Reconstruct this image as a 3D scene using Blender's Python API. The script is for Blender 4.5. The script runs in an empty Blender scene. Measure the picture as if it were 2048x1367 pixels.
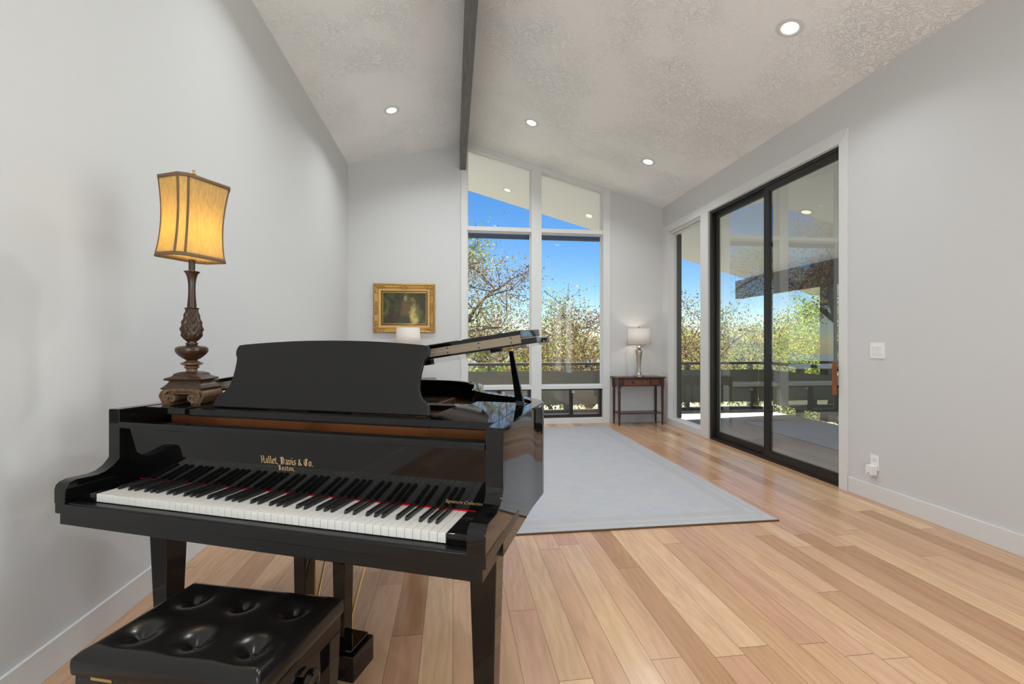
import bpy, bmesh, math, random
import numpy as np
from mathutils import Vector, Matrix
PI = math.pi
scene = bpy.context.scene
COL = scene.collection
# ------------------------------------------------------------------ helpers
class MB:
    """collects shapes into one bmesh"""
    def __init__(s): s.bm = bmesh.new()
    def _xf(s, vs, M):
        if M is not None:
            for v in vs: v.co = M @ v.co
    def box(s, x0, x1, y0, y1, z0, z1, bev=0.0, seg=2, M=None, mi=0):
        vs = [s.bm.verts.new(p) for p in ((x0,y0,z0),(x1,y0,z0),(x1,y1,z0),(x0,y1,z0),(x0,y0,z1),(x1,y0,z1),(x1,y1,z1),(x0,y1,z1))]
        fs = [s.bm.faces.new([vs[i] for i in q]) for q in ((3,2,1,0),(4,5,6,7),(0,1,5,4),(1,2,6,5),(2,3,7,6),(3,0,4,7))]
        for f in fs: f.material_index = mi
        if bev > 0:
            es = list({e for f in fs for e in f.edges})
            r = bmesh.ops.bevel(s.bm, geom=es, offset=bev, segments=seg, profile=.5, affect='EDGES')
            vs = list({v for f in r['faces'] for v in f.verts} | {v for v in vs if v.is_valid})
        s._xf(vs, M)
        return s
    def taper(s, c0, w0, d0, z0, c1, w1, d1, z1, bev=0.0, M=None):
        P = []
        for (c, w, d, z) in ((c0, w0, d0, z0), (c1, w1, d1, z1)):
            P += [(c[0]-w/2, c[1]-d/2, z), (c[0]+w/2, c[1]-d/2, z), (c[0]+w/2, c[1]+d/2, z), (c[0]-w/2, c[1]+d/2, z)]
        vs = [s.bm.verts.new(p) for p in P]
        fs = [s.bm.faces.new([vs[i] for i in q]) for q in ((3,2,1,0),(4,5,6,7),(0,1,5,4),(1,2,6,5),(2,3,7,6),(3,0,4,7))]
        if bev > 0:
            es = list({e for f in fs for e in f.edges})
            r = bmesh.ops.bevel(s.bm, geom=es, offset=bev, segments=2, profile=.5, affect='EDGES')
            vs = list({v for f in r['faces'] for v in f.verts} | {v for v in vs if v.is_valid})
        s._xf(vs, M)
        return s
    def prism(s, pts, a, b, axis='z', bev=0.0, seg=2, M=None, caps=True):
        """extrude polygon pts (2d) from a to b along axis; 2d axes: z->(x,y) y->(x,z) x->(y,z)"""
        def mk(p, t):
            if axis == 'z': return (p[0], p[1], t)
            if axis == 'y': return (p[0], t, p[1])
            return (t, p[0], p[1])
        A = [s.bm.verts.new(mk(p, a)) for p in pts]; B = [s.bm.verts.new(mk(p, b)) for p in pts]
        n = len(pts); fs = []
        for i in range(n):
            fs.append(s.bm.faces.new((A[i], A[(i+1) % n], B[(i+1) % n], B[i])))
        if caps:
            ca = s.bm.faces.new(A); cb = s.bm.faces.new(B); fs += [ca, cb]
        bmesh.ops.recalc_face_normals(s.bm, faces=fs)
        vs = A + B
        if bev > 0 and caps:
            es = list(set(list(ca.edges) + list(cb.edges)))
            r = bmesh.ops.bevel(s.bm, geom=es, offset=bev, segments=seg, profile=.5, affect='EDGES')
            vs = list({v for f in r['faces'] for v in f.verts} | {v for v in vs if v.is_valid})
        s._xf(vs, M)
        return s
    def lathe(s, prof, n=32, M=None, rfun=None, cap=True):
        """prof: list of (r,z) bottom to top"""
        rings = []
        for (r, z) in prof:
            ring = []
            for k in range(n):
                t = 2*PI*k/n; rr = r if rfun is None else rfun(r, z, t)
                ring.append(s.bm.verts.new((rr*math.cos(t), rr*math.sin(t), z)))
            rings.append(ring)
        for a, b in zip(rings, rings[1:]):
            for k in range(n): s.bm.faces.new((a[k], a[(k+1) % n], b[(k+1) % n], b[k]))
        if cap:
            s.bm.faces.new(list(reversed(rings[0]))); s.bm.faces.new(rings[-1])
        s._xf([v for r in rings for v in r], M)
        return s
    def tube(s, pts, r, n=8, M=None, closed=False):
        pts = [Vector(p) for p in pts]; rings = []; up0 = None
        m = len(pts); rs = r if isinstance(r, (list, tuple)) else [r]*m
        for i, p in enumerate(pts):
            if closed: d = pts[(i+1) % m]-pts[i-1]
            else: d = (pts[min(i+1, m-1)]-pts[max(i-1, 0)])
            d.normalize()
            if up0 is None:
                up = Vector((0,0,1)) if abs(d.z) < .9 else Vector((1,0,0))
            else: up = up0
            x = d.cross(up).normalized(); y = x.cross(d).normalized(); up0 = y
            rings.append([s.bm.verts.new(p+(x*math.cos(2*PI*k/n)+y*math.sin(2*PI*k/n))*rs[i]) for k in range(n)])
        prs = list(zip(rings, rings[1:]))
        if closed: prs.append((rings[-1], rings[0]))
        for a, b in prs:
            for k in range(n): s.bm.faces.new((a[k], b[k], b[(k+1) % n], a[(k+1) % n]))
        if not closed:
            s.bm.faces.new(rings[0]); s.bm.faces.new(list(reversed(rings[-1])))
        s._xf([v for q in rings for v in q], M)
        return s
    def ball(s, c, r, M=None, sub=2, sc=(1,1,1)):
        q = bmesh.ops.create_icosphere(s.bm, subdivisions=sub, radius=r)
        for v in q['verts']: v.co = Vector((v.co.x*sc[0], v.co.y*sc[1], v.co.z*sc[2]))+Vector(c)
        s._xf(q['verts'], M)
        return s
    def strip(s, rows, closed_u=False):
        """grid of points rows[i][j]"""
        V = [[s.bm.verts.new(p) for p in r] for r in rows]
        for a, b in zip(V, V[1:]):
            m = len(a)
            for j in range(m if closed_u else m-1):
                s.bm.faces.new((a[j], a[(j+1) % m], b[(j+1) % m], b[j]))
        return V
    def build(s, name, mat, parent=None, loc=(0,0,0), rotz=0.0, smooth=40, recalc=True, wn=True):
        if recalc: bmesh.ops.recalc_face_normals(s.bm, faces=s.bm.faces[:])
        lim = math.radians(smooth)
        for f in s.bm.faces: f.smooth = True
        for e in s.bm.edges:
            if len(e.link_faces) == 2:
                if e.calc_face_angle(0) > lim: e.smooth = False
        me = bpy.data.meshes.new(name); s.bm.to_mesh(me); s.bm.free()
        o = bpy.data.objects.new(name, me); COL.objects.link(o)
        for m in (mat if isinstance(mat, (list, tuple)) else [mat]): me.materials.append(m)
        o.location = loc; o.rotation_euler = (0, 0, rotz)
        if parent is not None: o.parent = parent
        if wn and len(me.polygons) < 6000:
            w_ = o.modifiers.new('weighted_normals', 'WEIGHTED_NORMAL'); w_.keep_sharp = True; w_.weight = 90
        return o
def tag(o, label=None, cat=None, group=None, kind=None):
    if label: o['label'] = label
    if cat: o['category'] = cat
    if group: o['group'] = group
    if kind: o['kind'] = kind
    return o
def thing(name, label, cat, loc=(0,0,0), rotz=0.0, group=None):
    o = bpy.data.objects.new(name, None); COL.objects.link(o); o.empty_display_size = .1
    o.location = loc; o.rotation_euler = (0, 0, rotz)
    return tag(o, label, cat, group)
def struct(name, loc=(0,0,0)):
    o = bpy.data.objects.new(name, None); COL.objects.link(o); o.location = loc; o.empty_display_size = .1
    o['kind'] = 'structure'
    return o
def dup(root, loc, rotz, label, group=None):
    r = root.copy(); COL.objects.link(r); r.location = loc; r.rotation_euler = (0, 0, rotz); r['label'] = label
    if group: r['group'] = group
    for ch in list(root.children):
        c = ch.copy(); COL.objects.link(c); c.parent = r
        for g in list(ch.children):
            d = g.copy(); COL.objects.link(d); d.parent = c
    return r
# ------------------------------------------------------------------ materials
def srgb(r, g, b):
    f = lambda c: (c/255/12.92) if c/255 <= .04045 else ((c/255+.055)/1.055)**2.4
    return (f(r), f(g), f(b), 1)
class NT:
    def __init__(s, name):
        s.m = bpy.data.materials.new(name); s.m.use_nodes = True
        s.t = s.m.node_tree; s.t.nodes.clear()
        s.out = s.n('ShaderNodeOutputMaterial')
    def n(s, typ, inp=None, **kw):
        nd = s.t.nodes.new(typ)
        for k, v in kw.items(): setattr(nd, k, v)
        for k, v in (inp or {}).items(): s.set(nd, k, v)
        return nd
    def set(s, nd, k, v):
        if isinstance(v, tuple) and len(v) == 2 and isinstance(v[0], bpy.types.Node): s.t.links.new(v[0].outputs[v[1]], nd.inputs[k])
        elif isinstance(v, bpy.types.Node): s.t.links.new(v.outputs[0], nd.inputs[k])
        else: nd.inputs[k].default_value = v
    def math(s, op, a, b=None, c=None):
        i = {0: a}
        if b is not None: i[1] = b
        if c is not None: i[2] = c
        return s.n('ShaderNodeMath', i, operation=op)
    def mix(s, f, a, b, bt='MIX'):
        nd = s.n('ShaderNodeMix', data_type='RGBA', blend_type=bt)
        s.set(nd, 0, f); s.set(nd, 6, a); s.set(nd, 7, b)
        return (nd, 2)
    def noise(s, vec, scale, detail=4, rough=.55, dist=0.0):
        return s.n('ShaderNodeTexNoise', {'Vector': vec, 'Scale': scale, 'Detail': detail, 'Roughness': rough, 'Distortion': dist})
    def ramp(s, f, stops):
        nd = s.n('ShaderNodeValToRGB', {0: f}); cr = nd.color_ramp
        while len(cr.elements) < len(stops): cr.elements.new(.5)
        for e, (p, c) in zip(cr.elements, stops):
            e.position = p; e.color = c if len(c) == 4 else (*c, 1)
        return nd
    def obj(s): return (s.n('ShaderNodeTexCoord'), 3)
    def bump(s, h, strength=.2, dist=.01):
        return s.n('ShaderNodeBump', {'Height': h, 'Strength': strength, 'Distance': dist})
    def pbr(s, base, rough=.5, metal=0.0, spec=.5, normal=None, **extra):
        b = s.n('ShaderNodeBsdfPrincipled', {'Base Color': base, 'Roughness': rough, 'Metallic': metal, 'Specular IOR Level': spec})
        if normal is not None: s.set(b, 'Normal', normal)
        for k, v in extra.items(): s.set(b, k.replace('_', ' '), v)
        s.t.links.new(b.outputs[0], s.out.inputs[0]); return b
    def done(s, sh=None):
        if sh is not None: s.t.links.new(sh.outputs[0], s.out.inputs[0])
        return s.m
def plain(name, col, rough=.5, metal=0.0, spec=.5, nscale=None, namt=.06, bump=0.0, **kw):
    t = NT(name); c = col
    nrm = None
    if nscale:
        nz = t.noise(t.obj(), nscale, 5)
        c = t.mix(t.math('MULTIPLY', nz, 1.0), tuple(x*(1-namt) for x in col[:3])+(1,), tuple(min(1, x*(1+namt)) for x in col[:3])+(1,))
        if bump: nrm = t.bump(nz, bump, .002)
    t.pbr(c, rough, metal, spec, nrm, **kw)
    return t.m
M = {}
M['wall'] = plain('wall_paint', (.625, .627, .625, 1), .75, spec=.25, nscale=55, namt=.012, bump=.08)
M['trim'] = plain('white_trim_paint', (.70, .70, .69, 1), .42, spec=.4, nscale=20, namt=.01)
M['soffit'] = plain('soffit_paint', (.80, .80, .845, 1), .8, spec=.2, nscale=40, namt=.02)
# ceiling: hand trowelled plaster
t = NT('ceiling_plaster'); oc = t.obj()
n1 = t.noise(oc, 16, 3, .5, 1.6); rid = t.math('ABSOLUTE', t.math('SUBTRACT', n1, .5))
rid = t.math('SMOOTH_MIN', rid, .06, .05)
msk = t.n('ShaderNodeMapRange', {0: t.noise(oc, 1.6, 3), 1: .42, 2: .62, 3: .15, 4: 1.0})
hgt = t.math('MULTIPLY', t.math('MULTIPLY', rid, 10.0), msk)
t.pbr((.88, .875, .865, 1), .8, spec=.2, normal=t.bump(hgt, .7, .013)); M['ceiling'] = t.m
# oak plank floor
t = NT('oak_planks'); sx = t.n('ShaderNodeSeparateXYZ', {0: t.obj()})
PW, PL = .127, 1.35
xr = t.math('DIVIDE', (sx, 0), PW); row = t.math('FLOOR', xr); fx = t.math('FRACT', xr)
rr = t.n('ShaderNodeTexWhiteNoise', {'W': row}, noise_dimensions='1D')
yl = t.math('ADD', t.math('DIVIDE', (sx, 1), PL), t.math('MULTIPLY', (rr, 0), 7.31))
seg = t.math('FLOOR', yl); fy = t.math('FRACT', yl)
idv = t.n('ShaderNodeCombineXYZ', {0: row, 1: seg, 2: 0.0})
wn = t.n('ShaderNodeTexWhiteNoise', {'Vector': idv}, noise_dimensions='3D'); wn2 = t.n('ShaderNodeSeparateColor', {0: (wn, 1)})
base = t.ramp((wn, 0), [(0.0, (.38, .205, .105)), (.22, (.55, .34, .20)), (.45, (.61, .40, .25)), (.62, (.50, .285, .18)), (.8, (.58, .38, .22)), (1.0, (.72, .50, .31))])
gv = t.n('ShaderNodeCombineXYZ', {0: t.math('ADD', t.math('MULTIPLY', (sx, 0), 1.0), t.math('MULTIPLY', (wn2, 1), 13.0)), 1: t.math('MULTIPLY', (sx, 1), .085), 2: t.math('MULTIPLY', (wn2, 2), 9.0)})
g1 = t.noise(gv, 14, 6, .62, 1.2); g2 = t.noise(gv, 120, 4, .6, .3)
gw = t.n('ShaderNodeCombineXYZ', {0: t.math('ADD', (sx, 0), t.math('MULTIPLY', (wn2, 1), 13.0)), 1: t.math('MULTIPLY', (sx, 1), .16), 2: t.math('MULTIPLY', (wn2, 2), 9.0)})
wd = t.math('ADD', t.math('MULTIPLY', t.noise(gw, 5.0, 3, .5), 60.0), t.math('MULTIPLY', (sx, 0), 120.0))
wav = t.math('ADD', t.math('MULTIPLY', t.math('SINE', wd), .5), .5)
wav = t.math('POWER', wav, .6)
gr = t.math('ADD', t.math('MULTIPLY', g1, .60), t.math('ADD', t.math('MULTIPLY', (wav, 0), .10), t.math('MULTIPLY', g2, .28)))
c1 = t.mix(t.n('ShaderNodeMapRange', {0: gr, 1: .3, 2: .7, 3: 0.0, 4: 1.0}), (.79, .74, .69, 1), (1.12, 1.11, 1.10, 1))
c2 = t.mix(1.0, (base, 0), c1, 'MULTIPLY')
ex = t.math('MINIMUM', fx, t.math('SUBTRACT', 1.0, fx)); ey = t.math('MINIMUM', fy, t.math('SUBTRACT', 1.0, fy))
gx = t.math('LESS_THAN', ex, .009); gy = t.math('LESS_THAN', ey, .0011)
gap = t.math('MAXIMUM', gx, gy)
c3 = t.mix(t.math('MULTIPLY', gap, .75), c2, (.10, .05, .025, 1))
bh = t.math('SUBTRACT', t.math('MULTIPLY', gr, .12), gap)
t.pbr(c3, t.n('ShaderNodeMapRange', {0: gr, 1: .3, 2: .7, 3: .28, 4: .19}), spec=.5, normal=t.bump(bh, .12, .003)); M['floor'] = t.m
# faded rug
t = NT('faded_wool_rug'); oc = t.obj(); sx = t.n('ShaderNodeSeparateXYZ', {0: oc})
med = t.n('ShaderNodeTexVoronoi', {'Vector': oc, 'Scale': 3.2}); nz = t.noise(oc, 5, 6, .7); fine = t.noise(oc, 240, 2)
wv = t.noise(t.n('ShaderNodeMapping', {0: oc, 'Scale': (2.0, 60.0, 1.0)}), 3.0, 4)
cc = t.mix(t.n('ShaderNodeMapRange', {0: nz, 1: .35, 2: .65, 3: 0.0, 4: 1.0}), (.40, .415, .45, 1), (.45, .44, .43, 1))
cc = t.mix(t.math('MULTIPLY', t.math('LESS_THAN', (med, 0), .22), .18), cc, (.355, .35, .365, 1))
cc = t.mix(t.n('ShaderNodeMapRange', {0: wv, 1: .4, 2: .75, 3: 0.0, 4: .55}), cc, (.33, .33, .35, 1))
dx = t.math('SUBTRACT', 1.32, t.math('ABSOLUTE', (sx, 0))); dy = t.math('SUBTRACT', 1.785, t.math('ABSOLUTE', (sx, 1))); de = t.math('MINIMUM', dx, dy)
bd = t.math('MULTIPLY', t.math('GREATER_THAN', de, .12), t.math('LESS_THAN', de, .2))
bd2 = t.math('MULTIPLY', t.math('GREATER_THAN', de, .05), t.math('LESS_THAN', de, .075))
cc = t.mix(t.math('MULTIPLY', t.math('MAXIMUM', bd, bd2), t.math('MULTIPLY', nz, .5)), cc, (.36, .30, .28, 1))
t.pbr(cc, .95, spec=.1, normal=t.bump(t.math('ADD', fine, wv), .35, .003)); M['rug'] = t.m
M['rug_edge'] = plain('rug_binding', (.10, .055, .025, 1), .8, nscale=80)
# piano finishes
M['ebony'] = plain('polished_ebony', (.0035, .0033, .0032, 1), .04, spec=.42)
M['ebony_satin'] = plain('satin_ebony', (.008, .0075, .007, 1), .30, spec=.33)
M['ivory'] = plain('ivory_key', (.78, .745, .69, 1), .22, spec=.5)
M['key_black'] = plain('ebony_key', (.012, .011, .011, 1), .28, spec=.5)
M['red_felt'] = plain('red_felt', (.55, .005, .01, 1), .9, spec=.1)
M['brass'] = plain('brass', (.62, .43, .17, 1), .3, 1.0)
M['pale_brass'] = plain('pale_brass_hinge', (.25, .20, .135, 1), .6, .25, nscale=50)
M['gold_letter'] = plain('gold_lettering', (.66, .45, .20, 1), .45, .35)
M['iron_plate'] = plain('bronze_iron_plate', (.36, .14, .055, 1), .38, .55, nscale=60, namt=.1)
M['flange'] = plain('bronze_flange', (.30, .105, .03, 1), .45, .2, nscale=30, namt=.15)
M['spruce'] = plain('spruce_soundboard', (.42, .19, .075, 1), .5, nscale=12, namt=.15)
M['steel'] = plain('steel', (.6, .6, .6, 1), .25, 1.0)
t = NT('black_leather'); oc = t.obj(); vz = t.n('ShaderNodeTexVoronoi', {'Vector': oc, 'Scale': 420.0})
t.pbr((.007, .006, .0055, 1), .22, spec=.42, normal=t.bump((vz, 0), .12, .0006)); M['leather'] = t.m
# woods
def wood(name, c0, c1, scale=10, rough=.35, axis=0):
    t = NT(name); oc = t.obj(); sc = [8.0, 8.0, 8.0]; sc[axis] = .6
    g = t.noise(t.n('ShaderNodeMapping', {0: oc, 'Scale': tuple(sc)}), scale, 6, .6, .6)
    t.pbr((t.ramp(g, [(.3, c0), (.7, c1)]), 0), rough, spec=.5, normal=t.bump(g, .08, .002)); return t.m
M['mahogany'] = wood('dark_mahogany', (.030, .009, .006), (.085, .026, .015), 6, .28)
M['mahogany_face'] = wood('mahogany_drawer_face', (.085, .028, .015), (.20, .065, .032), 6, .3)
M['pull_wood'] = wood('teak_pull', (.16, .05, .012), (.30, .105, .03), 8, .45, 2)
M['lamp_bronze'] = wood('carved_bronzed_wood', (.014, .0065, .0035), (.070, .032, .012), 14, .30, 2)
M['lamp_gilt'] = wood('antiqued_gilt_wood', (.06, .028, .012), (.19, .105, .05), 16, .42, 2)
t = NT('weathered_beam'); oc = t.obj()
g = t.noise(t.n('ShaderNodeMapping', {0: oc, 'Scale': (10.0, .7, 10.0)}), 6, 6, .65, .5)
t.pbr((t.ramp(g, [(.3, (.10, .096, .09)), (.7, (.19, .187, .18))]), 0), .7, spec=.3, normal=t.bump(g, .2, .003)); M['beam'] = t.m
M['bronze_alu'] = plain('dark_bronze_aluminium', (.022, .019, .016, 1), .38, .3, nscale=30)
M['nickel'] = plain('brushed_nickel', (.52, .48, .41, 1), .28, 1.0, nscale=40)
M['plastic'] = plain('white_plastic', (.82, .81, .79, 1), .35)
M['dark'] = plain('dark_slot', (.02, .02, .02, 1), .6)
M['black_metal'] = plain('black_metal', (.015, .015, .015, 1), .4, .5)
M['olive'] = plain('olive_guard_paint', (.125, .123, .095, 1), .65, nscale=8, namt=.12, bump=.1)
M['deck_dark'] = plain('dark_brown_timber', (.055, .048, .043, 1), .6, nscale=9, namt=.2)
t = NT('deck_coating'); oc = t.obj(); a = t.noise(oc, 2.5, 5, .6); b = t.noise(oc, 90, 3)
cc = t.mix(a, (.40, .375, .355, 1), (.52, .495, .47, 1)); cc = t.mix(t.math('MULTIPLY', b, .5), cc, (.22, .205, .195, 1))
t.pbr(cc, .9, spec=.2, normal=t.bump(b, .3, .004)); M['deck'] = t.m
t = NT('dry_grass_ground'); oc = t.obj(); a = t.noise(oc, .35, 6, .65); b = t.noise(oc, 6, 4)
cc = t.ramp(t.math('ADD', t.math('MULTIPLY', a, .7), t.math('MULTIPLY', b, .3)), [(.35, (.13, .16, .07)), (.5, (.33, .31, .21)), (.62, (.55, .51, .44))])
t.pbr((cc, 0), .95, spec=.1); M['ground'] = t.m
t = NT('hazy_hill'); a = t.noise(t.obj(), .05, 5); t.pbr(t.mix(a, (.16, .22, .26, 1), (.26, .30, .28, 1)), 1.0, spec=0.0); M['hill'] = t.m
M['bark'] = plain('grey_brown_bark', (.115, .085, .065, 1), .9, nscale=14, namt=.35, bump=.4)
def leaf(name, col, tr=.38):
    t = NT(name); d = t.n('ShaderNodeBsdfDiffuse', {'Color': col}); q = t.n('ShaderNodeBsdfTranslucent', {'Color': tuple(min(1, c*1.25) for c in col[:3])+(1,)})
    return t.done(t.n('ShaderNodeMixShader', {0: tr, 1: d, 2: q}))
LEAF = {'brown': leaf('brown_leaf', (.20, .130, .080, 1)), 'rust': leaf('rust_leaf', (.27, .175, .11, 1)), 'yellow': leaf('yellow_leaf', (.50, .46, .10, 1)),
        'green': leaf('green_leaf', (.16, .25, .05, 1)), 'lime': leaf('lime_leaf', (.36, .46, .07, 1)), 'dark': leaf('dark_green_leaf', (.055, .10, .02, 1)), 'grey': leaf('pale_dry_leaf', (.40, .35, .29, 1))}
# window glass: clear, with an angle dependent mirror on the outer faces
def glass(name, f0, tint=(1,1,1,1)):
    t = NT(name); g = t.n('ShaderNodeNewGeometry')
    dt = t.n('ShaderNodeVectorMath', {0: (g, 3), 1: (g, 4)}, operation='DOT_PRODUCT')
    c = t.math('ABSOLUTE', (dt, 1)); p = t.math('POWER', t.math('SUBTRACT', 1.0, c), 5.0)
    fr = t.math('ADD', f0, t.math('MULTIPLY', p, 1-f0)); fr = t.math('MULTIPLY', fr, t.math('SUBTRACT', 1.0, (g, 6)))
    a = t.n('ShaderNodeBsdfTransparent', {0: tint}); b = t.n('ShaderNodeBsdfGlossy', {'Color': (1,1,1,1), 'Roughness': 0.0})
    return t.done(t.n('ShaderNodeMixShader', {0: fr, 1: a, 2: b}))
M['glass'] = glass('window_glass', .035, (.97, .985, .98, 1))
M['door_glass'] = glass('coated_door_glass', .19, (.93, .95, .94, 1))
def emit(name, col, s):
    t = NT(name); return t.done(t.n('ShaderNodeEmission', {0: col, 1: s}))
M['lens'] = emit('lit_downlight_lens', (1, .95, .86, 1), 6.0)
M['lens_out'] = emit('lit_soffit_lens', (1, .88, .70, 1), 1.1)
M['bulb'] = emit('warm_bulb', (1, .75, .4, 1), 8.0)
def shade_mat(name, col, tcol, tr=.5, sc=200, lo=.82):
    t = NT(name); oc = t.obj()
    nz = t.noise(t.n('ShaderNodeMapping', {0: oc, 'Scale': (1.0, 1.0, .12)}), sc, 3, .6)
    k = t.n('ShaderNodeMapRange', {0: nz, 1: .35, 2: .65, 3: lo, 4: 1.03})
    cc = t.mix(1.0, col, (t.n('ShaderNodeCombineColor', {0: k, 1: k, 2: k}), 0), 'MULTIPLY'); ct = t.mix(1.0, tcol, (t.n('ShaderNodeCombineColor', {0: k, 1: k, 2: k}), 0), 'MULTIPLY')
    d = t.n('ShaderNodeBsdfDiffuse', {0: cc}); q = t.n('ShaderNodeBsdfTranslucent', {0: ct})
    return t.done(t.n('ShaderNodeMixShader', {0: tr, 1: d, 2: q}))
M['amber_shade'] = shade_mat('amber_silk_shade', (.62, .47, .26, 1), (.92, .73, .28, 1), .55)
M['shade_band'] = plain('brown_shade_ribbon', (.16, .095, .05, 1), .8, nscale=200)
M['linen_shade'] = shade_mat('white_linen_shade', (.90, .88, .86, 1), (.92, .88, .84, 1), .4, 300, .97)
# ------------------------------------------------------------------ camera
HC, FPX = 1.23, 910.0
YAW = math.atan(118/FPX)
cam = bpy.data.cameras.new('camera'); co = bpy.data.objects.new('camera', cam); COL.objects.link(co)
cam.sensor_width = 36; cam.lens = FPX/2048*36; cam.shift_y = 1.0/2048; cam.clip_start = .05; cam.clip_end = 500
co.location = (0, 0, HC); co.rotation_euler = (PI/2, 0, -YAW)
scene.camera = co
# ------------------------------------------------------------------ room shell
XL, XR, YF, YB = -1.485, 3.25, 6.74, -3.0
RX = .14                                            # ridge
def zr(x): return 4.171-.2775*(x-.223)              # right slope underside
def zl(x): return 4.14-.231*(.095-x)                # left slope underside
ZRID = zr(RX)
TH = .16
o = MB().box(XL-TH, XR+TH, YB-TH, YF+TH, -.2, 0).build('floor', M['floor']); tag(o, kind='structure')
o = MB().box(XL-TH, XL, YB-TH, YF+TH, 0, zl(XL)+.02).build('wall_left', M['wall']); tag(o, kind='structure')
m = MB()
m.prism([(XL, 0), (.2, 0), (.2, zr(.2)+.02), (RX, ZRID+.02), (XL, zl(XL)+.02)], YF, YF+TH, 'y')
m.prism([(2.289, 0), (XR+TH, 0), (XR+TH, zr(XR+TH)+.02), (2.289, zr(2.289)+.02)], YF, YF+TH, 'y')
o = m.build('wall_far', M['wall']); tag(o, kind='structure')
m = MB()
m.box(XR, XR+TH, YB-TH, -2.4, 0, zr(XR)+.01); m.box(XR, XR+TH, 1.6, 3.45, 0, zr(XR)+.01); m.box(XR, XR+TH, -2.4, 1.6, 0, .3); m.box(XR, XR+TH, -2.4, 1.6, 2.5, zr(XR)+.01)
m.box(XR, XR+TH, 3.45, YF, 2.90, zr(XR)+.01)
o = m.build('wall_right', M['wall']); tag(o, kind='structure')
m = MB()
m.prism([(XL, 0), (-1.3, 0), (-1.3, zl(-1.3)+.02), (XL, zl(XL)+.02)], YB-TH, YB, 'y'); m.prism([(.46, 0), (XR, 0), (XR, zr(XR)+.02), (.46, zr(.46)+.02)], YB-TH, YB, 'y')
m.box(-1.3, .46, YB-TH, YB, 0, .35); m.prism([(-1.3, 2.6), (.46, 2.6), (.46, zr(.46)+.02), (RX, ZRID+.02), (-1.3, zl(-1.3)+.02)], YB-TH, YB, 'y')
tag(m.build('wall_back', M['wall']), kind='structure')
w = struct('added_back_window'); q = MB()  # invented window out of view, added to let fill light in from behind
for a, b in ((-1.3, -1.24), (-.45, -.39), (.40, .46)): q.box(a, b, YB-.12, YB+.01, .35, 2.6, .003)
for a, b in ((.35, .41), (2.54, 2.6)): q.box(-1.24, .40, YB-.12, YB+.01, a, b, .003)
q.build('added_window_frame', M['trim'], w)
for a, b in ((-1.24, -.45), (-.39, .40)): MB().box(a, b, YB-.07, YB-.064, .41, 2.54).build('glass_pane', M['glass'], w)
m = MB()
m.prism([(RX, ZRID), (XR+TH, zr(XR+TH)), (XR+TH, zr(XR+TH)+.2), (RX, ZRID+.25), (XL-TH, zl(XL-TH)+.2), (XL-TH, zl(XL-TH)), (RX-.01, zl(RX-.01))], YB-TH, YF+TH, 'y')
o = m.build('ceiling', M['ceiling']); tag(o, kind='structure')
# roof overhang: far gable end and right eave
m = MB()
YR, XE = 8.79, 6.08
m.prism([(-3.0, zl(-3.0)), (RX, ZRID), (XE, zr(XE)), (XE, zr(XE)+.16), (RX, ZRID+.24), (-3.0, zl(-3.0)+.16)], YF+TH, YR, 'y')
m.prism([(XR+TH, zr(XR+TH)), (XE, zr(XE)), (XE, zr(XE)+.16), (XR+TH, zr(XR+TH)+.2)], YB-TH, YF+TH, 'y')
o = m.build('roof_overhang', M['soffit']); tag(o, kind='structure')
o = MB().box(.098, .187, YB, YF-.002, 3.768, ZRID+.05, .004).build('ridge_beam', M['beam']); tag(o, kind='structure')
w = struct('added_side_window'); q = MB()  # invented side window out of view, added as opening for a fill lamp
for a, b in ((-2.4, -2.34), (-1.1, -1.04), (.24, .30), (1.54, 1.6)): q.box(XR-.01, XR+.12, a, b, .3, 2.5, .003)
for a, b in ((.3, .36), (2.44, 2.5)): q.box(XR-.01, XR+.12, -2.34, 1.54, a, b, .003)
q.build('added_window_frame', M['trim'], w)
for a, b in ((-2.34, -1.1), (-1.04, .24), (.30, 1.54)): MB().box(XR+.06, XR+.066, a, b, .36, 2.44).build('glass_pane', M['glass'], w)
# baseboards
def bboard(name, x0, x1, y0, y1):
    tag(MB().box(x0, x1, y0, y1, 0, .125, .003).build(name, M['trim']), kind='structure')
bboard('baseboard_left', XL, XL+.014, YB, YF); bboard('baseboard_right', XR-.014, XR, YB, 3.372)
bboard('baseboard_back', XL+.014, XR-.014, YB, YB+.014); bboard('baseboard_far', XL+.014, .115, YF-.014, YF)
# trim around the far window and the right wall openings
P = .018
m = MB(); m.prism([(.117, 0), (.21, 0), (.21, zr(.2)-.01), (.19, 3.765), (.117, 3.765)], YF-.014, YF, 'y', .002)
tag(m.build('trim_1', M['trim']), kind='structure')
m = MB(); m.prism([(2.281, 0), (2.389, 0), (2.389, zr(2.389)), (2.281, zr(2.281))], YF-.014, YF, 'y', .002)
tag(m.build('trim_2', M['trim']), kind='structure')
m = MB(); g = .0015
m.prism([(3.376, 0), (3.459, 0), (3.459, 2.905-g), (3.376, 3.008-g)], XR-P, XR, 'x', .0015)
tag(m.build('trim_3', M['trim']), kind='structure')
m = MB(); m.prism([(3.376, 3.008+g), (3.459, 2.905+g), (5.44, 2.905), (6.738, 2.905), (6.738, 3.005)], XR-P, XR, 'x', .0015)
tag(m.build('trim_4', M['trim']), kind='structure')
m = MB(); m.box(XR-P, XR+TH, 5.45, 5.629, 0, 2.905, .002); tag(m.build('trim_5', M['trim']), kind='structure')
m = MB(); m.box(XR-P, XR+TH, 6.54, YF, 0, 2.905, .002); m.box(XR-P, XR+TH, 5.629, 6.54, 0, .085, .002)
m.box(XR+.02, XR+TH, 5.629, 6.54, 2.875, 2.905)
tag(m.build('trim_6', M['trim']), kind='structure')
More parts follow.
